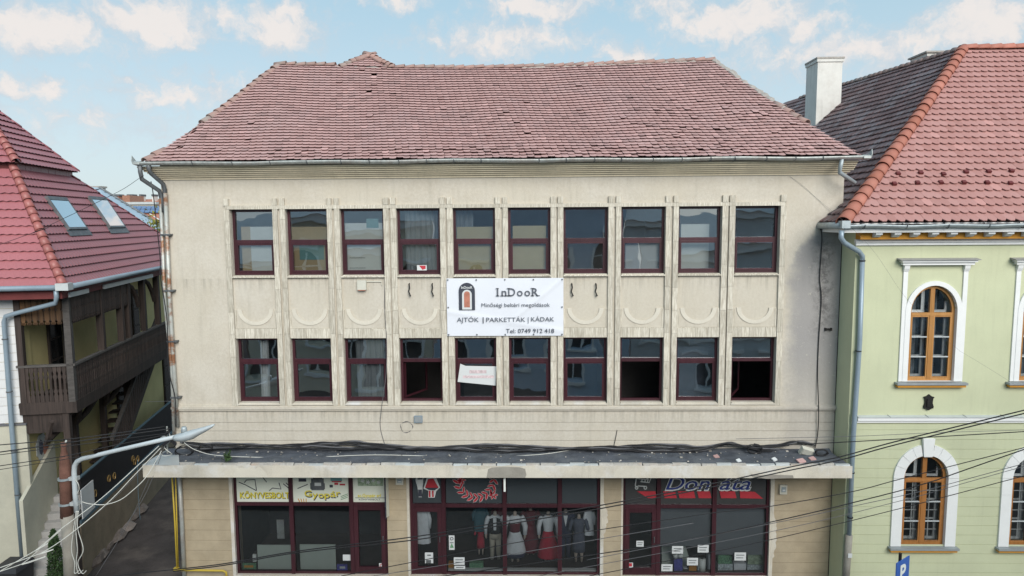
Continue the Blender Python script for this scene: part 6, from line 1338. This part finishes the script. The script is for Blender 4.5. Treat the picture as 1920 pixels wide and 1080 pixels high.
cab([(-10, 854, -2.4), (160, 832, -2.2), (315, 812, -1.2)], .009, 'black', 'dark cable third from the top at the left', G2); cab([(-10, 875, -2.5), (117, 856, -2.3), (200, 838, -1.9), (312, 815, -1.2)], .010, 'black', 'dark cable fourth from the top at the left', G2); cab([(-10, 882, -2.5), (117, 862, -2.3), (220, 842, -1.9), (316, 820, -1.2)], .008, 'black', 'lowest of the dark cables at the left edge', G2)
cab([(-10, 1077, -2.6), (65, 1033, -2.4), (114, 992, -2.2), (137, 975, -2.1), (200, 926, -1.8), (298, 836, -1.2)], .011, 'whitecable', 'upper white cable from the bottom left up to the canopy corner'); cab([(-10, 1068, -2.6), (75, 1038, -2.4), (140, 995, -2.15), (205, 940, -1.7), (250, 893, -1.5), (301, 840, -1.2)], .011, 'whitecable', 'lower white cable from the bottom left up to the canopy corner')
cab([(-10, 1075, -2.6), (40, 1058, -2.5), (90, 1015, -2.3), (114, 994, -2.2)], .010, 'whitecable', 'short white cable curving up to the pole from the lower left')
cab([(154, 941, -2), (170, 945, -1.95), (197, 946, -1.9), (224, 938, -1.8), (246, 922, -1.7), (275, 893, -1.5), (303, 845, -1.2)], .010, 'whitecable', 'sagging white cable looping from the lamp arm to the canopy corner')
for k, (a, b, lb_) in enumerate((((304, 838), (180, 1080), 'left one of the thin wires dropping into the alley from the canopy corner'), ((308, 838), (225, 1000), 'right one of the thin wires dropping into the alley from the canopy corner'), ((298, 842), (120, 1010), 'thin dark wire slanting from the canopy corner towards the steps'))): cab([(a[0], a[1], -1.15), ((a[0]+b[0])/2+6, (a[1]+b[1])/2+8, -1.3), (b[0], b[1], -1.5)], .006, 'greycable', lb_)
cab([(258, 862, .5), (259, 920, .5), (263, 975, .5)], .007, 'bluestrip', 'thin bluish wire hanging vertically in the alley')
for k, (x0, lb_) in enumerate(((143, 'leftmost grey wire hanging from the end of the lamp arm'), (145, 'middle grey wire twisting from the end of the lamp arm'), (147, 'rightmost grey wire looping from the end of the lamp arm'))):
    d = (k-1)*5; cab([(x0, 958, -2.05), (x0+d*.3-3, 990, -2.07), (x0+d+4*(k-1), 1030, -2.1), (x0-2+d*.2, 1055, -2.1), (140+7*k, 1075, -2.1), (150+6*k, 1068+k, -2.1)], .010, 'whitecable', lb_)
cab([(142, 900, -2), (147, 908, -2.02), (148, 918, -2.02), (144, 927, -2)], .008, 'whitecable', 'short white wire bulging beside the lamp arm')
cab([(205, 368, -1.2), (150, 395, -1.3), (60, 437, -1.5), (-10, 462, -1.7)], .006, 'black', 'dark wire crossing the roof windows of the corner house', None); cab([(270, 328, -.5), (235, 352, -.8), (205, 368, -1.2)], .006, 'black', 'dark wire leaving the gutter corner towards the corner house roof')
cable('wall_cable', [P(283, 340, -.3), P(288, 370, -.25), P(300, 480, -.16), P(301, 520, -.16), P(313, 600, -.16), P(316, 690, -.16), P(328, 745, -.16), P(330, 800, -.16)], .012, 'black', 'black cable winding down beside the drainpipes at the left corner')
cab([(272, 753, .3), (330, 752, -.1)], .005, 'greycable', 'short level wire across the alley at the left corner')
# bundle along the canopy
qr = random.Random(11)
names = ['first', 'second', 'third', 'fourth', 'fifth', 'sixth', 'seventh', 'eighth', 'lowest']
for k in range(9):
    pts = []; x = 338+k*4
    while x < 1545-k*12:
        hump = 10*math.exp(-((x-1365)/28)**2)+7*math.exp(-((x-1495)/25)**2)+3*sin(x/46+k*.4)
        pts.append(P(x, 836.5+k*1.05-hump+qr.uniform(-1.6, 1.6)-(3 if x < 760 else 0)-(2.5*abs(sin(x/60.)) if x < 760 else 0), -.06-.025*k)); x += 22
    cable('canopy_cable', pts, (.024, .015, .02, .012, .02, .014, .018, .012, .016)[k], 'black' if k % 3 else 'greycable', names[k]+' cable from the wall in the black bundle lying on the canopy', 'cable', 'black cable bundle lying on the canopy')
cable('canopy_cable', [P(345, 830, -.9), P(370, 845, -.8), P(420, 855, -.7), P(560, 858, -.5), P(700, 853, -.5), P(860, 856, -.4), P(1000, 853, -.4), P(1075, 843, -.1)], .009, 'whitecable', 'pale cable sagging along the canopy felt')
for k, (x0, y0, Yk, rr, lb_) in enumerate(((345, 850, -.45, .22, 'big black cable coil at the left end of the canopy'), (385, 845, -.25, .18, 'black cable coil second from the left on the canopy'), (318, 838, -.9, .16, 'tangled cable coil over the left canopy corner'), (1540, 853, -.5, .15, 'loose cable coil at the right end of the canopy'), (1415, 846, -.3, .2, 'tangled cable loop above the right shop on the canopy'))):
    c_ = P(x0, y0, Yk); pts = []
    for i in range(34): an = i*.62; pts.append(c_+Vector((rr*cos(an)*(1+.15*qr.uniform(-1, 1)), .25*rr*sin(an*.7), rr*.55*sin(an)*(1+.15*qr.uniform(-1, 1))+.06)))
    cable('cable_coil', pts, .013, 'black', lb_, 'cable coil', None)
cable('cable_coil', [P(312, 805, -1.1), P(318, 815, -1.1), P(318, 828, -1.1), P(308, 838, -1.1), P(318, 848, -1.1), P(322, 852, -1.0), P(308, 855, -1), P(300, 850, -1)], .010, 'whitecable', 'white cable loop hanging at the left canopy corner', 'cable')
cl = thing('cable_clamp', tuple(P(312, 812, -1.15)), 'cluster of dark clamps holding the cables at the left canopy corner', 'clamp')
for (x, y) in ((306, 820), (313, 812), (316, 826), (309, 832), (300, 828)): c_ = P(x, y, -1.15); MB().obox(c_, Vector((.05, 0, .04)), Vector((0, .03, 0)), Vector((-.02, 0, .03))).build('clamp', 'black' if x != 306 else 'flash', cl)
MB().tube([P(314, 850, -.9), P(313, 800, -1.1)], .02, 6).build('iron_stay', 'zincrust', cl)
# litter and plants on the canopy
q = random.Random(21); mb = MB()
for k in range(150):
    x = q.uniform(CL+.4, CRr-.2); y = q.uniform(CY+.1, -.08); z_ = ct-.01; s = q.uniform(.006, .02)*(1.8 if q.random() < .06 else 1); mb.obox((x, y, z_), Vector((s, 0, 0)), Vector((0, s*.8, 0)), Vector((0, 0, s*.4)))
mb.build('canopy_litter', basic('pale_debris', (.45, .42, .38), .9, .4, 9, rnd_=.5), None, kind='stuff', label='pale crumbs of plaster and litter scattered on the canopy felt')
for k, (px, py, Yk, s, mt, lb_) in enumerate(((1502, 867, -.9, .09, 'clay', 'broken red tile lying at the right end of the canopy'), (1523, 862, -.75, .07, 'clay', 'small broken red tile beside the junction box on the canopy'), (1452, 861, -.8, .05, 'paper', 'white scrap lying on the right part of the canopy'), (1385, 866, -.9, .05, 'paper', 'small pale stone on the canopy felt above the right shop'), (1343, 858, -.6, .06, 'clay', 'dark red tile shard on the canopy above the right shop'))):
    c_ = P(px, py, Yk); c_.z = ct+.0; MB().obox(c_, Vector((s, .02, .01)), Vector((-.02, s*.7, .02)), Vector((0, 0, .015))).build('debris_piece', mt, None, label=lb_, category='debris')
def weed(px, py, Yk, h, label):
    p = P(px, py, Yk); q = random.Random(int(px)); wd_ = thing('weed', tuple(p), label, 'plant'); pts = [p+Vector((q.gauss(0, .045), q.gauss(0, .045), h*q.random())) for _ in range(90)]; mb = MB(); leaves(mb, pts, .045, q); mb.build('foliage', 'leaf', wd_); MB().tube([p, p+Vector((.01, 0, h*.8))], .008, 5).build('stem', 'leaf', wd_)
weed(427, 864, -1.1, .26, 'small green weed growing on the left part of the canopy edge')

# ------------------------------------------------------------------ houses behind, seen in the gap on the left
nb_ = thing('shed_roof_house', (-22, 17, GZ), 'house with a blue grey sheet metal roof behind the red mansard', 'house')
def r3(x, y, Y): return P(x, y, Y)
Yb = 24.0
tl, tr2, br_, bl_ = r3(165, 350, Yb), r3(186, 352, Yb), r3(312, 432, Yb-3), r3(240, 440, Yb-4)
nrm = (tr2-tl).cross(bl_-tl).normalized()
sheet0 = MB().prism([r3(120, 345, Yb), r3(186, 352, Yb), r3(318, 433, Yb), r3(240, 470, Yb-6), r3(100, 470, Yb-6)], (0, .1, -.15)).build('roof', 'bluemetal', nb_)
for k in range(13):
    f = (k+.5)/13; a = r3(100+20*(1-f), 345+125*f, Yb-6*f); b = r3(186+(318-186)*f*1.0, 352+81*f, Yb-.0) if f < 1 else br_; b = r3(186+132*f, 352+81*f, Yb); a2 = r3(186+132*f-95, 352+81*f+14, Yb-3.0)
    MB().tube([a2+Vector((0, -.02, .04)), b+Vector((0, -.02, .04))], .035, 4).build('roof_seam', 'zincdark', sheet0)
MB().box(r3(100, 400, Yb+.5).x, r3(300, 400, Yb+.5).x, Yb+.5, Yb+6, GZ, r3(200, 440, Yb).z).build('wall', 'farwall', nb_)
c_ = r3(177, 352, Yb+1); MB().box(c_.x-.35, c_.x+.35, Yb+1, Yb+1.6, c_.z-1.2, c_.z).build('chimney', 'chim', nb_); MB().box(c_.x-.42, c_.x+.42, Yb+.95, Yb+1.65, c_.z, c_.z+.1).build('chimney_cap', 'mortar', nb_)
MB().tube([r3(186, 351, Yb), r3(318, 432, Yb)], .07, 6).build('verge', 'zincdark', nb_)
fh = thing('far_orange_house', (-40, 70, GZ), 'far house with an orange tiled roof and chimneys above the solar panels', 'house')
Yf = 66.
fr_ = MB(); e0, e1 = r3(205, 392, Yf), r3(330, 388, Yf); t0_, t1_ = r3(222, 374, Yf+6), r3(340, 373, Yf+6)
fr_.prism([e0, e1, t1_, t0_], (0, .3, -.4)).build('roof', 'farroof', fh); MB().box(e0.x+.5, e1.x, Yf+.6, Yf+9, GZ, e0.z-.1).build('wall', 'farwall', fh)
for (x, w_) in ((220, 7), (244, 8), (264, 3), (287, 3)):
    c_ = r3(x, 376, Yf+4); s = w_*.5*(Yf+22)/FPX; ch = MB().box(c_.x-s, c_.x+s, Yf+4, Yf+5, c_.z-1, c_.z+.55).build('chimney', 'brick' if w_ > 4 else 'chim', fh); MB().box(c_.x-s*1.3, c_.x+s*1.3, Yf+3.9, Yf+5.1, c_.z+.55, c_.z+.8).build('chimney_cap', 'zincdark', ch)
dm = r3(251, 385, Yf-1); d = MB().box(dm.x-.8, dm.x+2.6, Yf-1, Yf+3, dm.z-1.4, dm.z+.1).build('dormer', 'farwall', fh); MB().box(dm.x-1, dm.x+2.8, Yf-1.2, Yf+3, dm.z+.1, dm.z+.4).build('dormer_roof', 'flash', d); MB().box(dm.x-1.3, dm.x-.4, Yf-1.1, Yf+2, dm.z-1.2, dm.z+1.2).build('dormer_pipe', 'brick', d)
sv = thing('solar_roof_house', (-36, 56, GZ), 'far house whose roof is covered with blue solar panels', 'house'); Ys = 58.
s0_, s1_, s2_, s3_ = r3(240, 401, Ys-2), r3(312, 401, Ys-2), r3(312, 388, Ys+1.5), r3(250, 388, Ys+1.5)
rs = MB().prism([s0_, s1_, s2_, s3_], (0, .2, -.25)).build('roof', 'farroof', sv); MB().box(s0_.x+.3, s1_.x, Ys+.5, Ys+6, GZ, s0_.z-.3).build('wall', 'farwall', sv)
for i in range(7):
    for j in range(2):
        def sq(u, v): a = s0_.lerp(s1_, u); b = s3_.lerp(s2_, u); return a.lerp(b, v)+Vector((0, -.05, .08))
        u0, u1, v0, v1 = i/7+.008, (i+1)/7-.008, j/2+.03, (j+1)/2-.03; MB().prism([sq(u0, v0), sq(u1, v0), sq(u1, v1), sq(u0, v1)], (0, -.03, .05)).build('solar_panel', 'solar', rs)
nr = thing('near_red_roof_house', (-30, 44, GZ), 'house with a small red roof slope in front of the solar panels', 'house'); Yn = 46.
MB().prism([r3(262, 402, Yn), r3(315, 402, Yn), r3(330, 428, Yn-4), r3(285, 424, Yn-4)], (0, .2, -.25)).build('roof', 'farroof', nr); MB().tube([r3(281, 402, Yn-.2)+Vector((0, 0, .06)), r3(303, 416, Yn-2.4)+Vector((0, 0, .06))], .05, 5).build('verge', 'board', nr); MB().box(r3(265, 420, Yn).x, r3(325, 420, Yn).x, Yn, Yn+5, GZ, r3(290, 424, Yn-3).z).build('wall', 'farwall', nr)
c_ = P(292, 430, 15.0); bt = thing('yellow_green_bush', (c_.x, 15, GZ), 'yellow green tree top showing in the gap beside the cream building', 'tree')
q = random.Random(8); pts = [c_+Vector((q.gauss(0, .32), q.gauss(0, .5), q.gauss(-.3, .45))) for _ in range(900)]; mb = MB(); leaves(mb, pts, .09, q); mb.build('crown', 'leafy', bt); MB().tube([(c_.x, 15, GZ), (c_.x+.1, 15, 4), (c_.x, 15, c_.z)], [.16, .1, .03], 7).build('trunk', 'bark', bt)

# ------------------------------------------------------------------ houses across the street (mirrored in the windows)
def opposite(x0, x1, hgt, mat, label, cols, arched, roofh=2.6, setback=0.):
    Y0 = -21-setback; o = thing('opposite_house', ((x0+x1)/2, Y0, GZ), label, 'house', 'houses across the street seen in the window reflections')
    holes = []; wl = (x1-x0)/cols
    wins = []
    for c2 in range(cols):
        cx = x0+wl*(c2+.5)
        for fl in range(int(hgt//3.9)):
            zb = .9+3.9*fl
            pts = archpts(cx, wl*.24, zb, zb+1.7, zb+2.3 if arched else zb+1.75, 8); holes.append(pts); wins.append((cx, zb))
    pan = MB().panel([(x0, GZ), (x1, GZ), (x1, hgt), (x0, hgt)], holes, 0, .4)
    pan.v = [(p[0], Y0-p[1], p[2]) for p in pan.v]; pan.f = [f[::-1] for f in pan.f]; pan.build('wall', mat, o)
    MB().box(x0+.1, x1-.1, Y0-.8, Y0-.45, GZ, hgt-.1).build('dark_interior', 'roomdark', o)
    gl = MB(); fm = MB(); tr_ = MB()
    for cx, zb in wins:
        fm.box(cx-.05, cx+.05, Y0-.3, Y0-.2, zb, zb+2.2); fm.box(cx-wl*.24, cx+wl*.24, Y0-.3, Y0-.2, zb+1.3, zb+1.4)
        tr_.box(cx-wl*.3, cx-wl*.245, Y0+.001, Y0+.08, zb-.1, zb+2.0).box(cx+wl*.245, cx+wl*.3, Y0+.001, Y0+.08, zb-.1, zb+2.0).box(cx-wl*.34, cx+wl*.34, Y0+.001, Y0+.14, zb-.25, zb-.101).box(cx-wl*.34, cx+wl*.34, Y0+.001, Y0+.16, zb+2.4, zb+2.55)
    fm.build('window_bars', 'white', o); tr_.build('window_trim', 'white', o)
    MB().box(x0, x1, Y0+.001, Y0+.3, hgt-.4, hgt).box(x0, x1, Y0+.001, Y0+.1, 4.1, 4.3).build('cornice', 'white', o)
    MB().prism([(x0-.2, Y0+.5, hgt), (x0-.2, Y0-9, hgt), (x0-.2, Y0-4.2, hgt+roofh)], (x1-x0+.4, 0, 0)).build('roof', 'f4', o)
opposite(-34, -17.1, 8.4, 'f3', 'red plastered house across the street', 6, False); opposite(-17, -5.1, 8.6, 'f2', 'cream house across the street with arched windows', 4, True); opposite(-5, 5.4, 11.0, 'f1', 'tall blue grey house across the street with arched windows', 4, True, 1.4); opposite(5.5, 16, 8.9, 'f4', 'grey house across the street', 4, False); opposite(16.1, 32, 11.2, 'f1', 'tall blue grey house far right across the street', 5, True, 2.2)
for ob in C.objects:                          # printed marks too small to pick apart
    if ob.parent and ob.name.split('.')[0] in ('drawing', 'flower_print', 'leaves', 'outline', 'print', 'window_bars', 'window_trim'): ob['kind'] = 'stuff'
